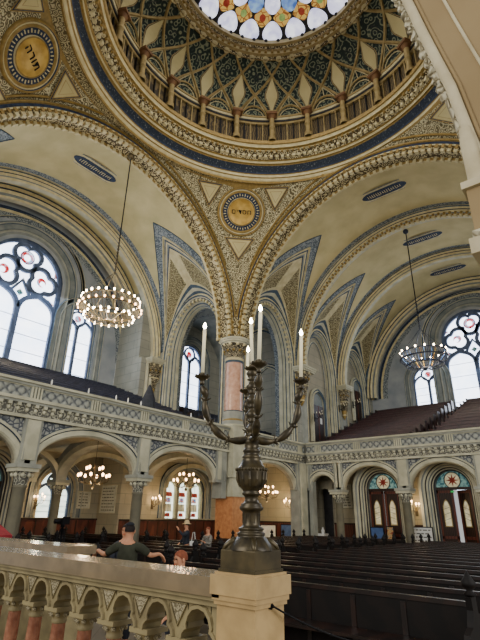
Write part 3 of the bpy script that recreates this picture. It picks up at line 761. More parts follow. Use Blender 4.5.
t0 = thing('gallery_column', 'grey stone column carrying the left arcade, nearest the left edge', 'column', (XL-.1, 9.0, FL), 0, 'arcade columns under the galleries')
b = B('columnstone'); b.lathe([(.42, 0), (.44, .15), (.32, .2), (.36, .35), (.27, .45)], (0,0,0), 16, 'columnstone', sq=False); b.build('base', t0)
b = B('columnstone'); b.lathe([(.25, .45), (.235, 2.85), (.27, 2.88), (.24, 2.95)], (0,0,0), 16, 'columnstone'); b.build('shaft', t0)
b = B('capital'); b.lathe([(.24, 2.95, 'carved'), (.27, 3.15, 'carved'), (.4, 3.45, 'carved')], (0,0,0), 12, 'carved'); b.box(-.42, .42, -.42, .42, 3.42, 3.55, 'creamstone'); b.box(-.47, .47, -.47, .47, 3.55, 3.7, 'stoneplain')
for i in range(8): b.ball((.33*cos(i*pi/4+.4), .33*sin(i*pi/4+.4), 3.3), .09, 'creamstone', 6, 4)
b.build('capital', t0)
G_ = 'arcade columns under the galleries'
copytree(t0, (XL-.1, 14.6, FL), label='grey stone column in the left arcade behind the standing man', group=G_)
copytree(t0, (-15.35, 28.8, FL), label='grey column between the narrow arch and the first wide arch of the entrance wall', group=G_)
copytree(t0, (-10.95, 28.8, FL), label='grey column between the two wooden double doors', group=G_)
copytree(t0, (-6.55, 28.8, FL), label='grey column right of the doors at the picture edge', group=G_)
for y, l in ((14.6, 'slim inner column in front of the lower left windows'), (9.0, 'slim inner column before the left side door')): copytree(t0, (-25.0, y, FL), label=l, group='inner columns under the left gallery')
b = B('stoneplain')
b.box(-18.5, -17.75, 27.9, 29.2, FL, ZB, 'stoneplain'); b.box(-18.6, -17.9, 20.2, 20.6, .9, ZB, 'stoneplain'); b.box(-18.6, -17.9, 21.7, 22.2, .9, ZB, 'stoneplain')
b.box(-17.75, -17.6, 28.0, 28.6, FL, ZB-.1, 'creamstone'); b.box(-17.6, -17.3, 28.85, 29.3, FL, ZB, 'stoneplain')
struct(b.build('wall_corner_pier'), 'stone corner pier where the two gallery fronts meet')
# floor slabs of the galleries, inner cross arches
b = B('warmstone')
b.box(WL, XL-.3, 1.5, 31.2, 3.55, 3.75, 'warmstone'); b.box(XL-.3, 1.5, 29.3, 33.5, 3.55, 3.75, 'warmstone')
for y in (3.4, 9.0, 14.6, 20.6):
    f = Fr('y', y); p = archpath(-21.6, 3.2, ZA, ZA, 1.6, 20)
    sweep(b, f, p, [(0, .3), (.3, .3)], ['creamstone']); sweep(b, f, p, [(0, .3), (0, -.3)], ['stoneplain']); sweep(b, f, p, [(.3, .3), (.35, .25), (.7, .25)], ['blue', 'stoneplain'])
    p = archpath(-26.6, 1.4, ZA, ZA, 1.2, 16); sweep(b, f, p, [(.2, .3), (0, .3), (0, -.3)], ['creamstone', 'stoneplain'])
f = Fr('x', -25.0)
for c_ in (6.2, 11.8, 17.35, 25.1):
    p = archpath(c_, 2.5, ZA, ZA, 1.5, 20); sweep(b, f, p, [(.25, .2), (0, .2), (0, -.2)], ['creamstone', 'stoneplain'])
struct(b.build('ceiling_under_gallery'), 'pale ceiling and cross arches beneath the galleries')

# ================================================================== lower walls
b = B('warmstone')
wall(b, FWL, 1.5, 19.6, FL, 3.6, [(CY+.1, 1.15, FL, 1.55, 1.15), (16.5, 1.15, -.25, 1.35, 1.1)], 'warmstone')
wall(b, Fr('y', 19.6), WL, WC, FL, 3.6, [], 'warmstone')
wall(b, FWC, 19.6, 30.6, FL, 3.6, [(25.5, 1.95, -.2, 1.75, 1.2)], 'warmstone')
struct(b.build('wall_left_lower'), 'warm lit stone wall under the left gallery')
YD = 30.6; FD = Fr('y', YD)
b = B('warmstone')
wall(b, FD, WC, 1.5, FL, 3.6, [(-17.35, .55, FL, 1.4, .5), (-13.1, 1.0, FL, 1.75, 1.0), (-8.75, 1.0, FL, 1.75, 1.0), (-4.4, 1.0, FL, 1.75, 1.0)], 'warmstone')
b.box(-18.2, -17.9, 29.2, 30.6, FL, 3.6, 'warmstone')
struct(b.build('wall_far_lower'), 'warm lit stone wall with the entrance doors')
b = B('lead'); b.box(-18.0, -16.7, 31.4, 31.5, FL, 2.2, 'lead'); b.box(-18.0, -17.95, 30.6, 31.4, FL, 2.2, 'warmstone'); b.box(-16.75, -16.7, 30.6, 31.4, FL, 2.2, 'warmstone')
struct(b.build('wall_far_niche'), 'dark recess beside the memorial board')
def wains(name, fr, segs):
    b = B('wainscot')
    for s0, s1 in segs:
        def bx(a0, a1, z0, z1, d0, d1, m_): b.obox(fr((a0+a1)/2, (z0+z1)/2, (d0+d1)/2), fr.ax()*(a1-a0)/2, fr.nn()*(d1-d0)/2, UP*(z1-z0)/2, m_)
        bx(s0, s1, FL, -.35, .01, .07, 'wainscot'); bx(s0, s1, -.38, -.28, 0, .14, 'doorwood')
        k = s0 + .5
        while k < s1-.2: bx(k-.04, k+.04, FL+.2, -.4, .07, .1, 'doorwood'); k += .9
    return struct(b.build(name), 'red brown wooden wainscot')
wains('baseboard_left', FWL, [(1.6, 10.6), (13.1, 19.6)]); wains('baseboard_corner', FWC, [(19.7, 30.5)])
wains('baseboard_far', FD, [(-25.9, -18.2), (-16.7, -14.5), (-11.7, -10.15), (-7.35, -5.8)])
window(FWL, 16.5, 1.15, -.25, 1.35, 'plain', 'lower two-light window left of the memorial boards', 'daylightlow')
window(FWC, 25.5, 1.95, -.2, 1.75, 'triple', 'three-light lower stained glass window with red and yellow panels', 'daylightlow', rise=1.2)
# stepped door surrounds and doors
dn = [0]
def door(fr, c, label, ajar=False, w=1.0, zs=1.75):
    dn[0] += 1
    root = bpy.data.objects.new('door_%d' % dn[0], None); col.objects.link(root); struct(root, label)
    b = B('stone'); p = archpath(c, w, FL, zs, w, 20)
    sweep(b, fr, p, [(0, -.3), (0, .05), (.08, .12), (.14, .12), (.2, .22), (.28, .24), (.32, .36), (.42, .38), (.46, .5), (.58, .52), (.64, .64), (.8, .64), (.9, .02)],
          ['graystone', 'lead', 'creamstone', 'lead', 'creamstone', 'graystone', 'creamstone', 'lead', 'creamstone', 'graystone', 'creamstone', 'stoneplain'])
    b.build('surround', root)
    f = B('turquoise'); f.face([fr(x, z, -.2) for x, z in archpath(c, w, zs, zs, w, 20)], 'turquoise')
    disc(f, fr, c, zs+.47*w, .46*w, -.18, 'yellowglass', 20)
    for q in range(8):
        a = q*pi/4; f.face([fr(c+.38*w*cos(a), zs+.47*w+.38*w*sin(a), -.16), fr(c+.12*w*cos(a+.5), zs+.47*w+.12*w*sin(a+.5), -.16), fr(c, zs+.47*w, -.16), fr(c+.12*w*cos(a-.5), zs+.47*w+.12*w*sin(a-.5), -.16)], 'starred')
    f.tube([fr(c+.46*w*cos(2*pi*i/20), zs+.47*w+.46*w*sin(2*pi*i/20), -.15) for i in range(21)], .03, 4, 'lead')
    f.build('fanlight', root)
    o = B('doorwood'); o.obox(fr(c, zs, -.12), fr.ax()*w, fr.nn()*.1, UP*.08, 'doorwood'); o.build('transom', root)
    for sg in (-1, 1):
        l = B('doorwood'); gap = .02
        wv = w*.97; th = 0
        if ajar and sg == 1: th = rad(26)
        hinge = c + sg*w
        def L(a, z, d):    # a measured from hinge towards centre
            return fr(hinge - sg*(a*cos(th) + d*sin(th)), z, -.15 - a*sin(th)*1 + d*cos(th))
        def bxx(a0, a1, z0, z1, d0, d1, m_):
            P_ = [L(a, z, d) for a in (a0, a1) for z in (z0, z1) for d in (d0, d1)]
            ctr = sum(P_, V((0,0,0)))/8; l.obox(ctr, (L(a1,0,0)-L(a0,0,0))/2, (L(0,z1,0)-L(0,z0,0))/2, (L(0,0,d1)-L(0,0,d0))/2, m_)
        bxx(0, wv, FL+.05, zs-.08, -.04, .04, 'doorwood')
        for (a0, a1, z0, z1) in ((0, .12, FL+.05, zs-.1), (wv-.12, wv, FL+.05, zs-.1), (0, wv, FL+.05, FL+.25), (0, wv, FL+1.0, FL+1.15), (0, wv, zs-.25, zs-.1)): bxx(a0, a1, z0, z1, .04, .08, 'wainscot')
        l.build('leaf', root)
        l = B('yellowglass'); a_ = wv/2
        l.face([L(a_+x, z, .09) for x, z in ((-.17, -.3), (.17, -.3), (.17, .75), (.09, .98), (0, 1.08), (-.09, .98), (-.17, .75))], 'yellowglass')
        l.face([L(a_+x, z, .085) for x, z in ((-.22, -.36), (.22, -.36), (.22, .78), (.11, 1.05), (0, 1.16), (-.11, 1.05), (-.22, .78))], 'ochre')
        for z in (0, .3, .6): l.tube([L(a_-.17, z, .095), L(a_+.17, z+.12, .095)], .012, 4, 'lead')
        l.build('leaf_glass', root)
    if ajar:
        d_ = B('daylight'); d_.face([fr(c-.1, FL, -1.2), fr(c+w, FL, -1.2), fr(c+w, zs, -1.2), fr(c-.1, zs, -1.2)], 'daylight'); d_.build('daylight_outside', root)
        e_ = B('green'); e_.obox(fr(c-.02, zs-.18, .03), fr.ax()*.1, fr.nn()*.03, UP*.045, 'green'); e_.build('exit_light', root)
    return root
door(FD, -13.1, 'closed wooden double door with red star fanlight, left of the grey column')
door(FD, -8.75, 'wooden double door with red star fanlight, right leaf ajar to daylight', True)
door(FD, -4.4, 'wooden double door with fanlight at the right end')
door(FWL, CY+.1, 'wooden side door with stained fanlight at the left edge', w=1.15, zs=1.55)
# memorial boards, notices, exhibits
def board(nm, label, cat, fr, s0, s1, z0, z1, m_, lines=0, d=.03, rail=None, grp=None):
    t = thing(nm, label, cat, tuple(fr((s0+s1)/2, z0, 0)), 0, grp); o = V(t.location)
    b = B(m_); b.obox(fr((s0+s1)/2, (z0+z1)/2, d)-o, fr.ax()*(s1-s0)/2, fr.nn()*d, UP*(z1-z0)/2, m_); b.build('panel', t)
    b = B('stoneplain'); w = .05
    for (a0, a1, e0, e1) in ((s0-w, s1+w, z0-w, z0), (s0-w, s1+w, z1, z1+w), (s0-w, s0, z0, z1), (s1, s1+w, z0, z1)):
        b.obox(fr((a0+a1)/2, (e0+e1)/2, d+.02)-o, fr.ax()*(a1-a0)/2, fr.nn()*.04, UP*(e1-e0)/2, 'iron' if rail else 'creamstone')
    b.build('frame', t)
    if lines:
        b = B('plaqueink')
        for k in range(lines):
            z = z1 - (k+.7)*(z1-z0)/(lines+.4)
            a = s0+.1
            while a < s1-.2:
                l = random.uniform(.08, .25); b.obox(fr(a+l/2, z, 2*d+.005)-o, fr.ax()*l/2, fr.nn()*.004, UP*.028, 'plaqueink'); a += l+.07
        b.build('lettering', t)
    return t
board('memorial_board', 'white memorial board beside the dark recess on the entrance wall', 'plaque', FD, -16.5, -15.35, .7, 2.1, 'plaque', 8)
board('memorial_board', 'small pale plaque on the left aisle wall', 'plaque', FWL, 18.0, 18.9, .35, 1.3, 'plaque', 5)
board('memorial_board', 'large pale plaque near the corner pillar of the left aisle', 'plaque', Fr('y', 19.6), -27.9, -26.4, .1, 1.7, 'plaque', 8)
board('memorial_board', 'pale arched plaque left of the narrow arch', 'plaque', FD, -20.0, -18.7, -.1, 1.6, 'plaque', 8)
board('poster', 'colourful poster right of the blue banner', 'poster', Fr('y', 29.9), -12.75, -12.35, -1.5, -.45, 'poster', rail=1)
board('display_panel', 'blue banner standing before the closed door', 'banner', Fr('y', 29.8), -13.75, -12.95, -1.7, -.5, 'bluepaint', rail=1)
board('notice_board', 'wide white notice board between the two doors', 'notice board', Fr('y', 29.7), -11.25, -9.95, -1.25, -.42, 'white', 4, rail=1)
board('notice_board', 'small white notice at the right picture edge', 'notice board', Fr('y', 29.7), -7.3, -6.7, -1.1, -.55, 'white', 2, rail=1)
board('display_panel', 'white exhibition panel in the corner bay', 'panel', Fr('y', 29.6), -22.2, -20.9, -1.4, -.55, 'white', rail=1)
board('display_panel', 'blue grey exhibition panel in the corner bay', 'panel', Fr('y', 29.6), -20.4, -19.0, -1.4, -.5, 'bluepaint', rail=1)
t = thing('side_table', 'small white covered table by the recess', 'table', (-17.2, 29.6, FL))
b = B('white'); b.box(-.35, .35, -.3, .3, 1.0, 1.05); b.build('tabletop', t); b = B('white'); b.box(-.33, .33, -.28, .28, .35, 1.0, 'white'); b.build('tablecloth', t)
for sx in (-1, 1):
    for sy in (-1, 1): b = B('iron'); b.box(sx*.3-.02, sx*.3+.02, sy*.25-.02, sy*.25+.02, 0, .4, 'iron'); b.build('leg', t)
b = B('white'); b.lathe([(.1, 0), (.12, .2), (.05, .3), (.08, .38)], (0,0,0), 12, 'white'); o = b.build('white_jug', None, (-17.1, 29.6, FL+1.05)); tag(o, 'white jug on the small covered table', 'jug')

# ================================================================== raked gallery benches
def bench(name, label, p0, p1, back, z, grp, tall=.9, m_='redbench'):
    """p0,p1 ends at seat foot; back = unit vector from seat to backrest"""
    p0, p1, k = V(p0), V(p1), V(back); c = (p0+p1)/2; u = (p1-p0).normalized(); L = (p1-p0).length/2
    t = thing(name, label, 'bench', (c.x, c.y, z), 0, grp)
    b = B(m_); b.obox(k*.35+UP*(tall*.55), u*L, k*.03, UP*tall*.45, m_); b.obox(k*.33+UP*tall, u*L, k*.06, UP*.03, m_); b.build('backrest', t)
    b = B(m_); b.obox(k*.1+UP*.42, u*L, k*.22, UP*.025, m_); b.build('seat', t)
    for s_ in (-1, 1):
        b = B('pewwood'); b.obox(u*L*s_+k*.12+UP*.45, u*.035, k*.3, UP*.45, 'pewwood'); b.build('bench_end', t)
    return t
b = B('wainscot')
for k in range(11):
    y = 29.6 + k*1.05; z = 4.25 + k*.40; b.box(-17.9, 1.2, y, y+1.05, 3.75, z, 'wainscot')
for k in range(9):
    x = -18.7 - k*1.0; z = 4.25 + k*.38
    b.box(x-1.0, x, 2.0, 19.5, 3.76, z, 'wainscot')
    if k < 7: b.box(x-1.0, x, 22.2, 28.7, 3.76, z, 'wainscot')
struct(b.build('floor_gallery_steps'), 'stepped dark floor under the gallery benches')
rows = ['front', 'second', 'third', 'fourth', 'fifth', 'sixth', 'seventh', 'eighth', 'ninth', 'tenth', 'eleventh']
for k in range(11):
    y = 29.9 + k*1.05; z = 4.25 + k*.40
    bench('gallery_bench', 'dark red bench left of the aisle, %s row of the entrance gallery' % rows[k], (-17.2, y, z), (-10.6, y, z), (0, 1, 0), z, 'red benches of the entrance gallery')
    bench('gallery_bench', 'dark red bench right of the aisle, %s row of the entrance gallery' % rows[k], (-9.4, y, z), (1.0, y, z), (0, 1, 0), z, 'red benches of the entrance gallery')
for k in range(9):
    x = -19.0 - k*1.0; z = 4.25 + k*.38
    bench('gallery_bench', 'long dark bench of the left gallery, %s row from the parapet' % rows[k], (x, 2.6 if k < 6 else 4.2, z), (x, 19.2, z), (-1, 0, 0), z, 'dark benches of the left gallery', 1.05, 'hazebench')
    if 0 < k < 6: bench('gallery_bench', 'short dark bench behind the pink column, %s row from the parapet' % rows[k], (x, 22.6, z), (x, 28.3, z), (-1, 0, 0), z, 'dark benches of the left gallery', 1.05, 'hazebench')
for k, y in enumerate((4.8, 7.2, 9.6, 11.4, 12.9, 13.6, 14.4, 17.9, 19.0)):
    t = thing('rail_lamp', 'small white candle lamp on the left gallery rail', 'lamp', (-18.25, y, ZT), 0, 'little white lamps along the left gallery rail')
    b = B('iron'); b.lathe([(.09, 0), (.09, .02), (.02, .05), (.02, .1)], (0,0,0), 8, 'iron'); b.build('base', t)
    b = B('white'); b.lathe([(.035, .1), (.035, .3), (.02, .35), (.001, .38)], (0,0,0), 8, 'white'); b.build('candle', t)
t = thing('music_stand', 'black draped stand on the left gallery below the carved capital', 'stand', (-18.55, 15.1, 4.25))
b = B('darkcloth'); b.lathe([(.38, .7), (.34, 1.2), (.2, 1.6), (.05, 1.95), (.001, 2.0)], (0,0,0), 10, 'darkcloth'); b.build('drape', t)
b = B('iron'); b.lathe([(.2, 0), (.2, .03), (.03, .05), (.03, .9)], (0,0,0), 8, 'iron'); b.build('pole', t)
# gallery side doors, sconces
for y, w, z0, l in ((32.1, .8, 5.3, 'dark wooden gallery door with a white notice in a stone frame'), (39.3, .7, 8.0, 'dark gallery door near the far corner')):
    t = thing('gallery_doorway', l, 'door', (XL-.5, y, z0)); f = Fr('x', .0)
    b = B('creamstone'); sweep(b, f, archpath(0, w, 0, 2.9, w*1.3, 16, .6), [(0, .02), (0, .12), (.1, .2), (.2, .12), (.3, .16), (.42, .02)], ['creamstone', 'blue', 'creamstone', 'blue', 'creamstone']); b.build('stone_frame', t)
    b = B('doorwood'); b.box(.02, .08, -w, w, 0, 2.9, 'doorwood'); b.box(.08, .1, -.04, .04, 0, 2.9, 'wainscot'); b.build('door_panel', t)
    b = B('graystone'); b.face([f(x, z, .03) for x, z in archpath(0, w, 2.9, 2.9, w*1.3, 16, .6)], 'graystone'); b.build('tympanum', t)
    if y < 35: b = B('white'); b.box(.1, .11, .15, .45, 1.5, 1.95, 'white'); b.build('paper_notice', t)
def sconce(nm, label, pos, n, lit, grp, N_=5):
    t = thing(nm, label, 'wall lamp', pos, 0, grp); n = V(n); s_ = V((-n.y, n.x, 0))
    b = B('iron' if not lit else 'brass'); b.obox(n*.03, s_*.08, n*.03, UP*.3, 0); b.tube([n*.05, n*.25-UP*.15, n*.4], .025, 6, 0)
    ends = []
    for i in range(N_):
        a = -pi/2 + pi*i/(N_-1); e = n*(.4+.28*cos(a)) + s_*.32*sin(a) + UP*(.18 if i != N_//2 else .32)
        b.tube([n*.4, (n*.4).lerp(e, .6)-UP*.12, e], .016, 5, 0); b.lathe([(.02, 0), (.05, .03)], e, 6, 0); ends.append(e)
    b.build('bracket', t)
    for e in ends:
        w = B('wax'); w.lathe([(.022, .02), (.022, .16), (.001, .17)], e, 6, 'wax'); 
        if lit: w.build('candle_sleeve', t); w = B('bulbwarm'); w.ball(e+UP*.21, .05, 'bulbwarm', 6, 4, (1, 1, 1.4)); w.build('bulb', t)
        else: w.build('candle_sleeve', t)
    return t
for p_, l in (((XL+.0, 30.7, 7.0), 'unlit iron sconce left of the dark gallery door'), ((XL, 34.7, 8.4), 'unlit iron sconce beside the gallery pilaster'), ((XL, 37.4, 9.2), 'unlit iron sconce near the far end of the gallery wall')):
    sconce('wall_sconce', l, p_, (1, 0, 0), False, 'unlit gallery sconces')
for p_, n_, l in (((WL, 15.2, .5), (1,0,0), 'lit five-arm sconce left of the lower left window'), ((WC, 22.3, .65), (1,0,0), 'lit five-arm sconce left of the stained glass window'), ((-20.2, YD, .7), (0,-1,0), 'lit five-arm sconce left of the stone corner pier'), ((-11.05, YD, .5), (0,-1,0), 'lit five-arm sconce between the two doors')):
    sconce('wall_sconce', l, p_, n_, True, 'lit sconces under the galleries')
    lt = bpy.data.lights.new('sconce_light', 'POINT'); lt.energy = 70; lt.color = (1, .72, .4); lt.shadow_soft_size = .15
    o = bpy.data.objects.new('sconce_light', lt); o.location = V(p_) + V(n_)*.9 + UP*.3; col.objects.link(o)
def chandelier_small(label, pos, ztop, grp):
    t = thing('small_chandelier', label, 'chandelier', pos, 0, grp)
    b = B('brass'); b.lathe([(.001, -.45), (.05, -.4), (.1, -.3), (.04, -.2), (.12, -.05), (.14, .05), (.05, .15), (.04, .5), (.1, .6), (.03, .75)], (0,0,0), 10, 'brass'); b.build('stem', t)
    b = B('iron'); b.tube([(0,0,.7), (0,0,ztop-pos[2])], .012, 4, 'iron'); b.build('chain', t)
    for tier, (rr, zz, n) in enumerate(((.75, .1, 8), (.45, .45, 4))):
        for i in range(n):
            a = 2*pi*i/n + tier*.4; e = V((rr*cos(a), rr*sin(a), zz)); b = B('brass')
            b.tube([V((0,0,zz-.2)), e*.5+V((0,0,zz*.5-.3)), V((e.x*.95, e.y*.95, zz-.18)), e], .022, 5, 'brass'); b.lathe([(.03, 0), (.07, .03)], e, 6, 'brass'); b.build('arm', t)
            b = B('bulbwarm'); b.ball(e+UP*.12, .065, 'bulbwarm', 6, 4, (1, 1, 1.4)); b.build('bulb', t)
    lt = bpy.data.lights.new('chandelier_light', 'POINT'); lt.energy = 130; lt.color = (1, .75, .45); lt.shadow_soft_size = .3
    o = bpy.data.objects.new('chandelier_light', lt); o.location = V(pos) - UP*.7; col.objects.link(o)
chandelier_small('small brass chandelier under the left gallery above the standing man', (-21.0, 14.1, 1.55), 3.5, 'small chandeliers under the gallery')
chandelier_small('small brass chandelier in front of the stained glass window', (-21.4, 20.9, 1.75), 3.5, 'small chandeliers under the gallery')
chandelier_small('small brass chandelier seen right of the candelabrum stem', (-20.6, 28.1, 1.4), 3.5, 'small chandeliers under the gallery')
# two great ring chandeliers
def crown(label, pos, ztop, sh, main):
    fm = 'brass' if main else 'darkmetal'
    t = thing('ring_chandelier', label, 'chandelier', pos, 0, 'great ring chandeliers')
    b = B(fm)
    for rr, zz, h in ((1.38, .42, .05), (1.45, 0, .07), (1.12, -.42, .05)):
        b.lathe([(rr, zz-h/2), (rr+.04, zz-h/2), (rr+.05, zz+h/2), (rr, zz+h/2), (rr, zz-h/2)], (0,0,0), 48, fm)
    for i in range(48):
        a = 2*pi*i/48
        b.tube([(1.4*cos(a), 1.4*sin(a), .42), (1.46*cos(a+.06), 1.46*sin(a+.06), 0), (1.14*cos(a), 1.14*sin(a), -.42)], .011, 4, fm)
        b.tube([(1.4*cos(a), 1.4*sin(a), .42), (1.46*cos(a-.06), 1.46*sin(a-.06), 0)], .011, 4, fm)
    for i in range(8):
        a = 2*pi*i/8; b.tube([(1.12*cos(a), 1.12*sin(a), -.42), (.4*cos(a), .4*sin(a), -.62), (0, 0, -.6)], .025, 4, fm)
        b.tube([(1.4*cos(a), 1.4*sin(a), .42), (.1*cos(a), .1*sin(a), 2.0)], .014, 4, fm)
    b.lathe([(.001, -.8), (.1, -.7), (.14, -.6), (.05, -.5)], (0,0,0), 10, fm)
    if not main:
        for i in range(36):
            a = 2*pi*i/36; h = random.uniform(.1, .3)
            b.tube([(1.3*cos(a), 1.3*sin(a), .4), (1.3*cos(a), 1.3*sin(a), .4-h), (.9*cos(a), .9*sin(a), -.1-h)], .02, 4, random.choice(['darkmetal', 'glassb', 'darkmetal', 'darkmetal', 'glasso']))
        for i in range(18):
            a = 2*pi*i/18; b.ball((.9*cos(a), .9*sin(a), -.3), .09, 'darkmetal', 6, 4)
    b.build('ring_frame', t)
    b = B('iron'); b.tube([(0,0,2.0), (0,0,ztop-pos[2])], .035, 6, 'iron')
    for i in range(10): b.ball((0,0,2.1+i*.2), .07, fm, 6, 4)
    b.build('chain', t)
    b = B(fm); b.ball((0,0,ztop-pos[2]-.1), .2, fm, 10, 6); b.build('ceiling_hook', t)
    for (rr, zz, n, mm) in ((1.42, .5, 24, 'bulb'), (1.54, .04, 24, 'bulbwarm'), (1.2, -.4, 20, 'bulb')) if main else ((1.42, .5, 16, 'bulb'),):
        for i in range(n):
            a = 2*pi*i/n
            if i == 0:
                q = B(mm); q.ball((0,0,0), .05, mm, 6, 4, (1,1,1.5)); o = q.build('bulb', t, (rr, 0, zz)); me = o.data
            else:
                o = bpy.data.objects.new('bulb', me); col.objects.link(o); o.parent = t; o.location = (rr*cos(a), rr*sin(a), zz)
    lt = bpy.data.lights.new('crown_light', 'POINT'); lt.energy = sh; lt.color = (1, .85, .62); lt.shadow_soft_size = 1.0
    o = bpy.data.objects.new('crown_light', lt); o.location = V(pos); col.objects.link(o)
crown('large ring chandelier of lit bulbs hanging before the left windows', (-18.4, 12.0, 9.35), 19.2, 1100, True)
crown('large ring chandelier hanging in the entrance arm before the rose window', (-8.9, 29.3, 9.5), 19.3, 500, False)

# ================================================================== floor, platform
b = B('floor'); b.box(WL-.5, 4, 1.2, 45, FL-.2, FL, 'floor'); struct(b.build('floor'), 'dark paved floor of the synagogue')
b = B('platform'); b.box(-14, 3, -4, 2.95, FL, -1.55, 'platform'); struct(b.build('floor_platform'), 'raised pale platform behind the balustrade')
# ================================================================== pews
def pew(name, label, x0, x1, y, grp, front=False):
    t = thing(name, label, 'pew', ((x0+x1)/2, y, FL), 0, grp); L = (x1-x0)/2
    b = B('pewdark'); b.box(-L, L, -.03, .03, .12, .93, 'pewdark'); b.box(-L, L, -.05, .05, .93, .99, 'pewwood')
    k = -L+.6
    while k < L-.3: b.box(k-.04, k+.04, -.045, .045, .15, .9, 'pewwood'); k += .8
    b.build('backrest', t)
    b = B('pewwood'); b.obox(V((0, -.26, .45)), V((L, 0, 0)), V((0, .2, .01)), UP*.02, 'pewwood'); b.build('seat', t)
    b = B('pewwood'); b.obox(V((0, .2, .84)), V((L, 0, 0)), V((0, .15, -.03)), UP*.015, 'pewwood'); b.build('book_ledge', t)
    for s_ in (-1, 1):
        e = B('pewdark'); xs = s_*(L+.04)
        poly = [(-.46, 0), (-.46, .5), (-.38, .66), (-.2, .72), (-.1, .9), (-.12, 1.05), (.1, 1.05), (.12, .85), (.34, .8), (.34, 0)]
        e.prism([(xs, p, q) for p, q in poly], (-.04, 0, 0), (.04, 0, 0), 'pewdark'); eo = e.build('pew_end', t)
        f = B('pewdark'); f.lathe([(.05, 1.05), (.09, 1.08), (.04, 1.12), (.09, 1.17), (.1, 1.22), (.05, 1.29), (.02, 1.34), (.001, 1.37)], (xs, 0, 0), 10, 'pewdark'); f.build('finial', eo)
    if front:
        e = B('pewwood'); e.box(-L, L, -.95, -.89, 0, .9, 'pewdark'); e.box(-L, L, -.99, -.85, .9, .96, 'pewwood')
        k = -L+.5
        while k < L: e.box(k-.05, k+.05, -.99, -.93, .1, .88, 'pewwood'); k += .9
        e.build('front_board', t)
    return t
rn = ['front', 'second', 'third', 'fourth', 'fifth', 'sixth', 'seventh', 'eighth', 'ninth', 'tenth', 'eleventh', 'twelfth', 'thirteenth', 'fourteenth', 'fifteenth', 'sixteenth', 'seventeenth', 'eighteenth']
pr = pew('pew', 'long dark wooden pew, front row of the right block', -9.3, -2.2, 7.6, 'dark pews of the right block')
pr2 = pew('pew', 'long dark wooden pew, second row of the right block', -9.3, -2.2, 8.75, 'dark pews of the right block')
for k in range(2, 18): copytree(pr2, (-5.75, 7.6+1.15*k, FL), label='long dark wooden pew, %s row of the right block' % rn[k])
pl = pew('pew', 'dark wooden pew, front row of the left block behind the low marble wall', -17.0, -10.8, 7.6, 'dark pews of the left block', True)
pl2 = pew('pew', 'dark wooden pew, second row of the left block', -17.0, -10.8, 8.75, 'dark pews of the left block')
for k in range(2, 18): copytree(pl2, (-13.9, 7.6+1.15*k, FL), label='dark wooden pew, %s row of the left block' % rn[k])
pa = pew('pew', 'dark aisle pew under the left gallery, front row', -24.5, -19.4, 5.6, 'dark pews under the left gallery')
for k in range(1, 11): copytree(pa, (-21.95, 5.6+1.2*k, FL), label='dark aisle pew under the left gallery, %s row' % rn[k])

# ================================================================== balustrade and pedestal
BY = 2.66; z1, z0 = -.36, -1.55
t = thing('balustrade', 'beige marble balustrade with trefoil arches running left from the pedestal', 'balustrade', (-2.25, BY, -1.55))
o_ = V(t.location)
def bal_cap(x0, x1, y, top, par, nm='rail'):
    b = B('beigemarble')
    for (h0, h1, d) in ((-.11, 0, .17), (-.135, -.11, .15), (-.17, -.135, .125)): b.box(x0-o_.x, x1-o_.x, -d, d, top+h0-o_.z, top+h1-o_.z, 'beigemarble' if h1 == 0 else 'balstone')
    return b.build(nm, par)
bal_cap(-9.2, -2.2, BY, z1, t)
b = B('balstone'); b.box(-2.3-o_.x, -2.2-o_.x, -.1, .1, 0, 1.13, 'balstone'); b.build('end_post', t)
SP = .39; fb = Fr('y', BY-.09)
b = B('balstone'); f2_ = Fr('y', BY+.07); n_arch = 17; xe = -2.24
zc_, zt_ = -.745, -.53        # springing, underside of the rail
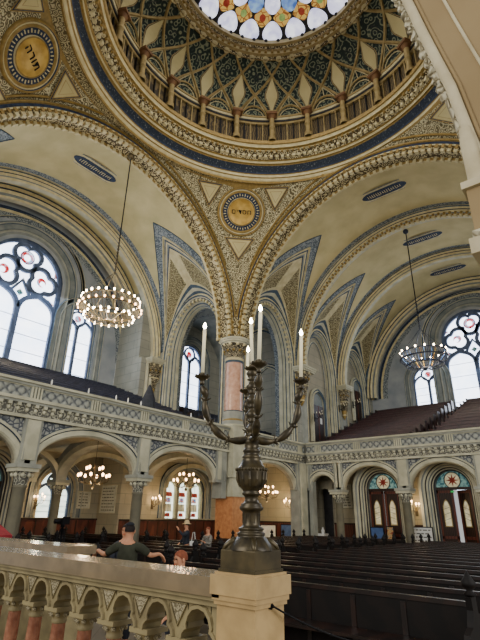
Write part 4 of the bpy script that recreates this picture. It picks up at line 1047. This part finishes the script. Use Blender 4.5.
for k in range(n_arch):
    c = xe - SP*(k+.5); w = SP/2-.05
    # trefoil arch outline
    p = [(c-w, zc_)] + [(c-w+.035*sin(i*pi/4)-.0, zc_+.03*i) for i in range(1, 3)] + [(c-w*.62+ w*.62*(1-cos(i*pi/10)) if i < 10 else c, zc_+.075+.10*sin(i*pi/20)) for i in range(1, 10)]
    p = [(c - w + .0, zc_), (c-w+.005, zc_+.03), (c-w+.03, zc_+.055), (c-w+.045, zc_+.06), (c-w+.038, zc_+.09), (c-w+.055, zc_+.135), (c-w*.38, zc_+.172), (c, zc_+.186)]
    p = p + [(2*c-x, z) for x, z in p[-2::-1]]
    for i in range(len(p)-1):
        for f_ in (fb, f2_):
            b.face([f_(p[i][0], p[i][1])-o_, f_(p[i+1][0], p[i+1][1])-o_, f_(p[i+1][0], zt_)-o_, f_(p[i][0], zt_)-o_], 'balstone')
        b.face([fb(*p[i])-o_, fb(*p[i+1])-o_, f2_(*p[i+1])-o_, f2_(*p[i])-o_], 'balstone')
    for e in (-1, 1):
        for f_ in (fb, f2_): b.face([f_(c+e*w, zc_)-o_, f_(c+e*SP/2, zc_)-o_, f_(c+e*SP/2, zt_)-o_, f_(c+e*w, zt_)-o_], 'balstone')
    sh = lambda a, z, d=0: fb(a, z, d)-o_
    sw = Fr('y', BY-.09); 
    nrm = normals(p); 
    b.grid(lambda i, j: fb(p[i][0]+nrm[i][0]*(0, .0, .022, .03)[j], p[i][1]+nrm[i][1]*(0, .0, .022, .03)[j], (0, .018, .018, 0)[j])-o_, len(p)-1, 3, 'balstone', False)
    # carved triangle between arches
    cx_ = c - SP/2
    b.face([V((cx_-.075, BY-.09-.006, zt_-.02))-o_, V((cx_+.075, BY-.096, zt_-.02))-o_, V((cx_, BY-.096, zt_-.13))-o_], 'balcarve')
    b.tube([V((cx_-.082, BY-.098, zt_-.015))-o_, V((cx_+.082, BY-.098, zt_-.015))-o_, V((cx_, BY-.098, zt_-.15))-o_, V((cx_-.082, BY-.098, zt_-.015))-o_], .006, 4, 'balstone')
b.box(-9.2-o_.x, 0.0, -.06, .06, zt_-o_.z-.005, zt_-o_.z+.005, 'balstone')
b.build('arched_panel', t)
bb_ = B('balstone'); bb_.box(-9.2-o_.x, 0, -.14, .14, 0, .16, 'balstone'); bb_.box(-9.2-o_.x, 0, -.11, .11, .16, .2, 'balstone'); bb_.build('plinth', t)
for k in range(n_arch):
    x = xe - SP*(k+1) - o_.x
    if k == 0:
        q = B('redmarble'); q.lathe([(.058, .28), (.06, .5), (.056, .68)], (0,0,0), 14, 'redmarble'); s1_ = q.build('colonnette', t, (x, 0, 0))
        q = B('balstone'); q.lathe([(.06, .68), (.068, .692), (.06, .705), (.07, .74), (.095, .775)], (0,0,0), 14, 'balstone'); q.box(-.1, .1, -.1, .1, .772, .805, 'balstone')
        for i in range(8): q.ball((.08*cos(i*pi/4), .08*sin(i*pi/4), .748), .02, 'balcarve', 6, 4)
        s2_ = q.build('capital', s1_)
        q = B('balstone'); q.box(-.1, .1, -.1, .1, .2, .23, 'balstone'); q.lathe([(.095, .23), (.098, .25), (.07, .26), (.078, .275), (.06, .285)], (0,0,0), 14, 'balstone'); s3_ = q.build('base', s1_)
    else:
        c = s1_.copy(); col.objects.link(c); c.location = (x, 0, 0)
        for s_ in (s2_, s3_): d = s_.copy(); col.objects.link(d); d.parent = c
PXc, PYc = -2.085, 2.665
t = thing('stone_pedestal', 'square beige marble pedestal under the bronze candelabrum', 'pedestal', (PXc, PYc, -1.55))
b = B('warmmarble'); b.box(-.165, .165, -.165, .165, 1.21, 1.225, 'warmmarble'); b.box(-.185, .185, -.185, .185, 1.10, 1.21, 'warmmarble'); b.box(-.175, .175, -.175, .175, 1.07, 1.10, 'warmmarble'); b.box(-.165, .165, -.165, .165, 1.045, 1.07, 'warmmarble'); b.build('cap', t)
b = B('warmmarble'); b.box(-.15, .15, -.15, .15, .12, 1.045, 'warmmarble'); b.build('block', t)
b = B('balstone'); b.box(-.2, .2, -.2, .2, 0, .12, 'balstone'); b.build('plinth', t)
b = B('iron'); cp = [V((PXc+.172+.0, PYc, -.5)) + V((.03*i, .9*i/12*1.6, -.36*(1-(1-i/12)**2)-.0*i)) for i in range(13)]
b.tube(cp, .006, 5, 'iron')
for i in range(13): b.ball(cp[i], .011, 'iron', 5, 4)
b.lathe([(.02, 0), (.02, .012), (.001, .02)], (PXc+.151, PYc, -.5), 8, 'iron', rot=Matrix.Rotation(pi/2, 3, 'Y'))
o = b.build('barrier_chain'); tag(o, 'thin dark barrier chain hooked to the right face of the pedestal', 'chain')
# low marble wall beyond, lectern, tripod
t = thing('low_marble_wall', 'low beige marble wall beyond the balustrade at the left', 'low wall', (-9, 4.6, FL))
b = B('beigemarble'); b.box(-2.5, 2.05, -.2, .2, 0, 1.42, 'balstone'); b.build('wall_body', t)
b = B('beigemarble'); b.box(-2.55, 2.1, -.26, .26, 1.42, 1.54, 'beigemarble'); b.build('coping', t)
for zz, yy in ((.3, 3.6), (.15, 3.95)):
    pass
t = thing('platform_steps', 'pale stone steps down from the platform behind the balusters', 'steps', (-7.5, 3.6, FL))
b = B('platform'); b.box(-4, 1.6, -.6, .1, 0, .3, 'platform'); b.build('upper_step', t); b = B('platform'); b.box(-4, 1.6, .1, .5, 0, .15, 'platform'); b.build('lower_step', t)
t = thing('lectern', 'dark reading desk with slanted top under a red cloth at the left edge', 'lectern', (-13.7, 6.2, FL), 0)
b = B('pewwood'); b.box(-.5, .5, -.35, .35, 0, 1.35, 'pewwood'); b.box(-.44, .44, -.37, -.35, .2, 1.2, 'wainscot'); b.build('desk_body', t)
b = B('pewwood'); b.prism([(-.58, 0, 1.35), (.58, 0, 1.35), (.58, 0, 1.42), (-.58, 0, 1.78)], (0, -.42, 0), (0, .42, 0), 'pewwood'); b.build('slanted_top', t)
b = B('redcloth'); b.prism([(-.6, 0, 1.79), (.6, 0, 1.43), (.62, 0, 1.3), (.63, 0, 1.3), (.62, 0, 1.45), (-.6, 0, 1.82)], (0, -.36, 0), (0, .36, 0), 'redcloth'); b.build('red_cloth', t)
t = thing('camera_tripod', 'black camera on a tripod beside the pews before the lower left window', 'tripod', (-17.7, 10.8, FL))
for i in range(3):
    a = i*2*pi/3+.4; b = B('iron'); b.tube([(.06*cos(a), .06*sin(a), 1.45), (.4*cos(a), .4*sin(a), 0)], .035, 6, 'iron'); b.build('leg', t)
b = B('iron'); b.lathe([(.05, 1.1), (.05, 1.5), (.1, 1.52), (.08, 1.6)], (0,0,0), 8, 'iron'); b.build('centre_post', t)
b = B('iron'); b.box(-.2, .2, -.15, .15, 1.6, 1.82, 'iron'); b.lathe([(.07, 0), (.09, .22), (.001, .22)], (0, -.15, 1.71), 10, 'iron', rot=Matrix.Rotation(pi/2, 3, 'X')); b.box(-.05, .4, -.03, .03, 1.82, 1.88, 'iron'); b.build('camera_body', t)

# ================================================================== candelabrum
t = thing('candelabrum', 'tall dark bronze candelabrum with five lit candles on the marble pedestal', 'candelabrum', (PXc, PYc, -.325))
def zz(z): return z + .325
b = B('bronzebase'); b.box(-.15, .15, -.15, .15, 0, .018, 'bronzebase')
b.lathe([(.14, .018), (.14, .12), (.137, .127), (.128, .13)], (0,0,0), 4, 'bronzebase', sm=False, sq=True)
b.lathe([(.125, .13), (.115, .15), (.105, .165)], (0,0,0), 4, 'bronzebase', sm=False, sq=True)
b.build('square_base', t)
for i in range(4):
    a = pi/4 + i*pi/2; q = B('bronzebase'); c_ = V((cos(a), sin(a), 0))
    q.tube([c_*.185+UP*.12, c_*.165+UP*.148, c_*.135+UP*.168, c_*.1+UP*.19], [.008, .018, .022, .018], 8, 'bronzebase'); q.build('corner_leaf', t)
b = B('bronze')
st = [(.15, .125), (.146, .14), (.134, .158), (.116, .18), (.1, .2), (.088, .207), (.093, .214), (.093, .226), (.08, .232), (.078, .242), (.088, .248), (.082, .258), (.062, .265), (.058, .28), (.056, .31), (.058, .345), (.062, .358), (.075, .365), (.08, .375), (.08, .386), (.07, .395), (.072, .402), (.055, .412), (.046, .425),
      (.044, .445), (.05, .455), (.062, .463), (.064, .474), (.055, .48), (.058, .49), (.078, .51), (.09, .53), (.096, .56), (.1, .6), (.104, .618), (.104, .634), (.096, .64), (.082, .66), (.07, .68), (.062, .7), (.066, .706), (.066, .716), (.056, .724), (.054, .74), (.062, .748), (.06, .76), (.052, .77), (.05, .8), (.058, .81), (.056, .822), (.048, .83), (.046, .85)]
b.lathe(st, (0,0,0), 28, 'bronze')
for i in range(24):
    a = 2*pi*i/24; b.ball((.104*cos(a), .104*sin(a), .626), .012, 'bronze', 6, 4)
for i in range(12):
    a = 2*pi*i/12; b.tube([V((.082*cos(a), .082*sin(a), .515)), V((.098*cos(a), .098*sin(a), .56)), V((.102*cos(a), .102*sin(a), .61))], [.006, .01, .007], 5, 'bronze')
    b.tube([V((.056*cos(a), .056*sin(a), .285)), V((.058*cos(a), .058*sin(a), .345))], .004, 4, 'bronze')
b.build('turned_stem', t)
b = B('bronze')
def knops(n, z0, z1, r0, r1):
    out = []
    for k in range(n):
        za = z0 + (z1-z0)*k/n; h = (z1-z0)/n
        out += [(r0*.6, za), (r0*1.15, za+.08*h), (r0*.7, za+.16*h), (r0*1.0, za+.35*h), (r1*1.25, za+.55*h), (r0*.9, za+.75*h), (r0*.6, za+.9*h)]
    return out
b.lathe(knops(5, .85, 1.37, .035, .037), (0,0,0), 16, 'bronze')
b.build('centre_stem', t)
def cup(par, c, nm='candle_cup'):
    q = B('bronze'); c = V(c)
    q.lathe([(.014, -.07), (.022, -.06), (.014, -.05), (.02, -.035), (.036, -.022), (.05, -.016), (.054, -.01), (.054, -.004), (.03, 0), (.02, .004), (.022, .012), (.02, .02), (.013, .022)], c, 18, 'bronze')
    for i in range(10):
        a = 2*pi*i/10; q.ball(c+V((.05*cos(a), .05*sin(a), -.004)), .01, 'bronze', 6, 4)
    return q.build(nm, par)
cup(t, (0, 0, zz(1.045)))
RA = .375; ends = []
for i in range(4):
    a = pi/4 + i*pi/2; d_ = V((cos(a), sin(a), 0))
    topz = zz(.955); pts = []; rs = []
    K = [(0, .87), (.05, .85), (.11, .842), (.17, .85), (.22, .875), (.265, .915), (.3, .96), (.33, 1.02), (.345, 1.08), (.345, 1.13), (.345, 1.17), (.36, 1.2), (.375, 1.23)]
    # smooth interpolation with swelling nodes
    N_ = 48
    for k in range(N_+1):
        f = k/N_*(len(K)-1); i0 = min(int(f), len(K)-2); u = f-i0
        p0, p1, p2, p3 = K[max(i0-1, 0)], K[i0], K[i0+1], K[min(i0+2, len(K)-1)]
        cr = [.5*((2*p1[j]) + (-p0[j]+p2[j])*u + (2*p0[j]-5*p1[j]+4*p2[j]-p3[j])*u*u + (-p0[j]+3*p1[j]-3*p2[j]+p3[j])*u**3) for j in (0, 1)]
        pts.append(d_*cr[0] + UP*(cr[1]-.02)); ph = (k/N_*4) % 1
        rs.append(.013 + .016*abs(sin(pi*ph))**1.3)
    q = B('bronze'); q.tube(pts, rs, 10, 'bronze')
    for k in (12, 24, 36):   # leafy collars
        for j in range(5):
            an = 2*pi*j/5; tv = (pts[k+1]-pts[k-1]).normalized(); sx = tv.cross(UP.cross(d_)).normalized(); sy = tv.cross(sx)
            o1 = pts[k] + (sx*cos(an)+sy*sin(an))*.018; q.tube([o1, o1+(sx*cos(an)+sy*sin(an))*.022+tv*.012], [.008, .003], 5, 'bronze')
        q.ball(pts[k], .022, 'bronze')
    # small scroll at the elbow
    sc_ = pts[18]; q.tube([sc_ + (d_*cos(v)*(.02*(1-v/9)) + UP*sin(v)*(.02*(1-v/9))) + d_*.03+UP*.01 for v in [x*.6 for x in range(12)]], .005, 5, 'bronze')
    ao = q.build('arm', t)
    c_ = d_*RA + UP*(topz+.05-.07); cc = d_*.375 + UP*zz(.965)
    cup(ao, cc); ends.append(d_*.375 + UP*zz(.968))
CH = {0: .35, 1: .32, 2: .36, 3: .37}
cds = [(V((0, 0, zz(1.05))), .345)] + [(e, CH[i]) for i, e in enumerate(ends)]
cl = ['tall lit cream candle in the central cup of the bronze candelabrum', 'lit cream candle on the right arm of the bronze candelabrum', 'lit cream candle on the rear arm, lowest flame of the middle three', 'lit cream candle on the left arm of the bronze candelabrum', 'lit cream candle on the front arm, highest flame of the middle three']
for i, (e, h) in enumerate(cds):
    p = V((PXc, PYc, -.322)) + e
    ct = thing('candle', cl[i], 'candle', p, 0, 'lit candles of the candelabrum')
    lean = V((random.uniform(-.012, .012), random.uniform(-.012, .012), h))
    q = B('wax'); q.tube([(0,0,0), lean], .0135, 12, 'wax'); q.build('wax_stick', ct)
    q = B('iron'); q.tube([lean, lean+UP*.012], .002, 4, 'iron'); q.build('wick', ct)
    q = B('flame'); q.lathe([(.001, 0), (.011, .01), (.014, .022), (.009, .038), (.001, .056)], lean+UP*.006, 8, 'flame'); q.build('flame', ct)

# ================================================================== near stone arch at the upper right
t = thing('stone_canopy_arch', 'beige stone arch edge with leaf carving and corbelled column, close at the upper right', 'arch', (-.5, 4.0, 2.0)); O = V(t.location)
ed = [(-.44, 2.9), (-.5, 3.35), (-.57, 4.08), (-.64, 4.5), (-.72, 5.0), (-.83, 5.75), (-1.02, 6.7), (-1.3, 7.7)]
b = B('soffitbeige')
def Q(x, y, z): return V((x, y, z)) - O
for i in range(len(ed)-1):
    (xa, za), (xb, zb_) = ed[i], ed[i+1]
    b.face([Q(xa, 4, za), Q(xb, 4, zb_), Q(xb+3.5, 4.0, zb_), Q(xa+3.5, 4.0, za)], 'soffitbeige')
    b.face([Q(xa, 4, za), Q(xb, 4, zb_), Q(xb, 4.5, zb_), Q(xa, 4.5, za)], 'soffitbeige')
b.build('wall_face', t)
b = B('ribcream'); b.tube([Q(x+.02, 3.97, z) for x, z in ed], .055, 10, 'ribcream'); b.tube([Q(x+.34, 3.98, z) for x, z in ed], .018, 6, 'ribcream'); b.tube([Q(x+.10, 3.99, z) for x, z in ed], .02, 6, 'soffitbeige'); b.build('rib_moulding', t)
b = B('leafcream')
b.tube([Q(x-.05, 4.06, z) for x, z in ed], .035, 6, 'leafcream')
for i in range(len(ed)-1):
    (xa, za), (xb, zb_) = ed[i], ed[i+1]
    n = max(2, int((zb_-za)/.13))
    if zb_ < 3.4 or za < 3.5: continue
    for k in range(n):
        f = k/n; b.ball(Q(xa+(xb-xa)*f-.075, 4.06, za+(zb_-za)*f), .045, 'leafcream', 6, 4, (1, 1, 1.4))
b.build('leaf_crest', t)
b = B('ribcream'); b.lathe([(.055, 3.4), (.06, 3.3), (.07, 3.25), (.068, 2.78), (.08, 2.74), (.09, 2.7)], Q(-.5, 3.88, 0), 14, 'ribcream'); b.build('colonnette', t)
b = B('leafcream')
b.box(-.57+.5, .9, -.3, .2, 2.05-2, 2.62-2, 'soffitbeige'); b.box(-.60+.5, .9, -.33, .2, 2.62-2, 2.69-2, 'ribcream'); b.box(-.62+.5, .9, -.35, .2, 1.98-2, 2.12-2, 'ribcream'); b.box(-.59+.5, .9, -.32, .2, 2.12-2, 2.2-2, 'leafcream')
b.lathe([(.13, 1.98), (.1, 1.85), (.02, 1.7)], Q(-.45, 3.88, 0), 12, 'leafcream')
b.build('corbel_capital', t)

# ================================================================== people
def skin(name, J, E_, par, m_, root=0, sub=2, split=None):
    me = bpy.data.meshes.new(name); me.from_pydata([j[0] for j in J], E_, []); me.materials.append(M[m_])
    o = bpy.data.objects.new(name, me); col.objects.link(o); o.parent = par
    md = o.modifiers.new('skin', 'SKIN'); md.use_smooth_shade = True
    if not me.skin_vertices: bpy.context.view_layer.update()
    sv = me.skin_vertices[0].data if me.skin_vertices else None
    if sv is None:
        me.attributes.new('x', 'FLOAT', 'POINT')
    for i, j in enumerate(J):
        r = j[1]; sv[i].radius = r if isinstance(r, tuple) else (r, r); sv[i].use_root = (i == root)
    s = o.modifiers.new('sub', 'SUBSURF'); s.levels = sub; s.render_levels = sub
    return o
def person(label, loc, rz, top, legs, hairc, arms, hat=None, scale=1.0, extra=None):
    """figure 1.76 m tall facing +y locally; arms: [(elbow, wrist, handdir) left, right]"""
    t = thing('person', label, 'person', loc, rz); t.scale = (scale,)*3
    J = [((0, 0, .95), (.15, .11)), ((0, 0, 1.12), (.135, .1)), ((0, .0, 1.32), (.165, .11)), ((0, -.01, 1.44), (.11, .08)), ((0, 0, 1.52), .055), ((0, .01, 1.6), (.07, .08)), ((0, .015, 1.68), (.078, .098)), ((0, .0, 1.75), (.05, .065)),
         ((-.09, 0, .88), .1), ((-.1, .01, .5), .062), ((-.1, -.02, .3), .058), ((-.1, -.02, .09), .04), ((-.1, .13, .04), .035),
         ((.09, 0, .88), .1), ((.1, .01, .5), .062), ((.1, -.02, .3), .058), ((.1, -.02, .09), .04), ((.1, .13, .04), .035), ((0, .105, 1.61), .018), ((0, .1, 1.565), .022)]
    E_ = [(0,1),(1,2),(2,3),(3,4),(4,5),(5,6),(6,7),(0,8),(8,9),(9,10),(10,11),(11,12),(0,13),(13,14),(14,15),(15,16),(16,17),(5,18)]
    J.pop()
    for sg, (el, wr, hd) in zip((-1, 1), arms):
        k = len(J); sh_ = V((sg*.185, 0, 1.41)); el, wr = V(el), V(wr); hd = V(hd).normalized()
        J += [(tuple(sh_), .058), (tuple(el), .042), (tuple(wr), .028), (tuple(wr+hd*.05), (.036, .02)), (tuple(wr+hd*.09), (.038, .018))]
        E_ += [(3, k), (k, k+1), (k+1, k+2), (k+2, k+3), (k+3, k+4)]
        side = hd.cross(V((0, 0, 1))).normalized() if abs(hd.z) < .9 else V((0, 1, 0)); nn = side.cross(hd)
        for q in range(4):
            L_ = (.065, .078, .073, .055)[q]; b0 = wr+hd*.1+side*(.028-.019*q); k2 = len(J)
            J += [(tuple(b0+hd*L_*.5-nn*.008), .009), (tuple(b0+hd*L_-nn*.03), .008)]; E_ += [(k+4, k2), (k2, k2+1)]
        k2 = len(J); J += [(tuple(wr+hd*.06+side*.045), .011), (tuple(wr+hd*.1+side*.058-nn*.015), .009)]; E_ += [(k+3, k2), (k2, k2+1)]
    skin('body', J, E_, t, 'skin', 0, 2)
    # clothing over the body
    S = [((0, 0, .9), (.185, .135)), ((0, 0, 1.1), (.17, .13)), ((0, 0, 1.32), (.195, .13)), ((0, -.01, 1.43), (.13, .095)), ((0, -.005, 1.475), .075)]; SE = [(0,1),(1,2),(2,3),(3,4)]
    for sg, (el, wr, hd) in zip((-1, 1), arms):
        k = len(S); sh_ = V((sg*.195, 0, 1.41)); f = .85 if top != 'shirt' else .9
        S += [(tuple(sh_), .08), (tuple(sh_.lerp(V(el), f)), .064)]; SE += [(3, k), (k, k+1)]
        if top != 'shirt': S += [(tuple(V(el)), .058), (tuple(V(el).lerp(V(wr), .9)), .042)]; SE += [(k+1, k+2), (k+2, k+3)]
    skin('shirt' if top == 'shirt' else 'coat', S, SE, t, top)
    T_ = [((0, 0, .95), (.17, .13)), ((-.095, 0, .85), .115), ((-.1, .01, .5), .08), ((-.1, -.02, .1), .062), ((.095, 0, .85), .115), ((.1, .01, .5), .08), ((.1, -.02, .1), .062)]
    skin('trousers', T_, [(0,1),(1,2),(2,3),(0,4),(4,5),(5,6)], t, legs)
    h = B(hairc)
    def hf(a, b_):
        th = 2*pi*a/16; ph = pi*.58*b_/6; front = max(0, sin(th)); ph *= (1 - .35*front)
        return V((.086*sin(ph)*cos(th), .01-.008+.108*sin(ph)*sin(th), 1.665+.105*cos(ph)))
    h.grid(hf, 16, 6, hairc); h.build('hair', t)
    f = B('hair')
    for sg in (-1, 1): f.ball((sg*.032, .1, 1.655), .011, 'hair', 6, 4)
    f.ball((0, .103, 1.585), .014, 'glassr', 6, 4, (1.6, .4, .5)); f.build('face_features', t)
    for sg in (-1, 1): e = B('skin'); e.ball((sg*.083, .01, 1.64), .026, 'skin', 8, 5, (.45, .8, 1.2)); e.build('ear', t)
    if hat == 'kippah': k = B('kippah'); k.lathe([(.075, 1.742), (.062, 1.768), (.035, 1.785), (.001, 1.79)], (0, -.015, 0), 16, 'kippah'); k.build('kippah', t)
    if hat == 'sunhat': k = B('straw'); k.lathe([(.2, 1.70), (.12, 1.72), (.1, 1.74), (.098, 1.8), (.06, 1.84), (.001, 1.845)], (0, 0, 0), 20, 'straw'); k.build('sun_hat', t)
    return t
person('person in a dark olive shirt and skullcap, back turned, both arms spread wide', (-7.2, 5.72, FL), rad(38), 'shirt', 'darkcloth', 'hair', [((-.4, .04, 1.28), (-.56, .2, 1.34), (-.5, .5, -.5)), ((.38, .04, 1.28), (.5, .2, 1.3), (.5, .5, -.6))], 'kippah', 1.05)
person('person mostly hidden behind the one in the olive shirt', (-7.95, 6.25, FL), rad(200), 'darkcloth', 'darkcloth', 'hair', [((-.2, .1, 1.15), (-.15, .25, 1.0), (0, 1, 0)), ((.2, .1, 1.15), (.15, .25, 1.0), (0, 1, 0))], None, 1.04)
person('person with reddish hair low behind the balustrade, only the head showing', (-5.9, 5.75, FL-.45), rad(170), 'darkcloth', 'darkcloth', 'redhair', [((-.25, .05, 1.15), (-.18, .25, 1.0), (0, 1, -.3)), ((.25, .05, 1.15), (.18, .25, 1.0), (0, 1, -.3))], None, 1.1)
person('person in a pale sun hat and dark coat raising an arm beyond the pews', (-14.05, 13.9, FL), rad(150), 'darkcloth', 'darkcloth', 'hair', [((-.3, .2, 1.3), (-.1, .35, 1.5), (.5, .2, .6)), ((.25, .05, 1.15), (.25, .2, 1.0), (0, .5, -.5))], 'sunhat', 1.0)
person('person in a patterned grey wrap beside the one in the sun hat', (-12.9, 13.9, FL), rad(170), 'greycloth', 'darkcloth', 'redhair', [((-.26, .1, 1.15), (-.15, .28, 1.2), (.4, .5, .4)), ((.26, .1, 1.15), (.15, .28, 1.1), (-.4, .5, .2))], None, .92)
t = thing('shoulder_bag', 'white cloth bag hanging beside the person in the sun hat', 'bag', (-13.5, 13.75, -1.2))
b = B('white'); b.box(-.14, .14, -.05, .05, 0, .32, 'white'); b.build('bag_body', t)
b = B('white'); b.tube([(-.1, 0, .32), (-.04, 0, .62), (.04, 0, .62), (.1, 0, .32)], .012, 5, 'white'); b.build('strap', t)

# ================================================================== light, world, camera
def area(name, loc, target, sx, sy, e, colr):
    l = bpy.data.lights.new(name, 'AREA'); l.shape = 'RECTANGLE'; l.size = sx; l.size_y = sy; l.energy = e; l.color = colr
    o = bpy.data.objects.new(name, l); o.location = loc; o.rotation_euler = (V(target)-V(loc)).to_track_quat('-Z', 'Y').to_euler(); col.objects.link(o); return o
area('daylight_right', (22, 6, 10), (-12, 14, 9), 16, 16, 5200, (1, .98, .94))
area('daylight_ark', (-8, -16, 12), (-10, 20, 9), 16, 16, 4200, (1, .97, .91))
area('window_glow_left', (-27.2, 12, 15), (-16, 12, 4), 6, 7, 700, (.62, .78, 1))
area('window_glow_far', (-8.5, 40.2, 14), (-9, 28, 4), 6, 6, 450, (.62, .78, 1))
area('daylight_dome', (CX, CY, 26.4), (CX, CY, 0), 8, 8, 700, (1, .96, .88))
w = bpy.data.worlds.new('world'); sc.world = w; w.use_nodes = True
w.node_tree.nodes['Background'].inputs[0].default_value = (.95, .95, .92, 1); w.node_tree.nodes['Background'].inputs[1].default_value = .55
f_, pit, rol, yaw = 462., .40205, -.01829, .6934
fw = V((-sin(yaw)*cos(pit), cos(yaw)*cos(pit), sin(pit))); rt = V((cos(yaw), sin(yaw), 0)); dn_ = fw.cross(rt)
cr, sr = cos(rol), sin(rol)
X = rt*cr + dn_*sr; Yd = -rt*sr + dn_*cr
cam = bpy.data.cameras.new('camera'); co = bpy.data.objects.new('camera', cam); col.objects.link(co)
m3 = Matrix((X, -Yd, -fw)).transposed(); co.matrix_world = m3.to_4x4()
cam.sensor_fit = 'AUTO'; cam.sensor_width = 36; cam.lens = f_/640*36; cam.clip_start = .05; cam.clip_end = 300
sc.camera = co
sc.view_settings.view_transform = 'AgX'; sc.view_settings.look = 'None'; sc.view_settings.exposure = 0
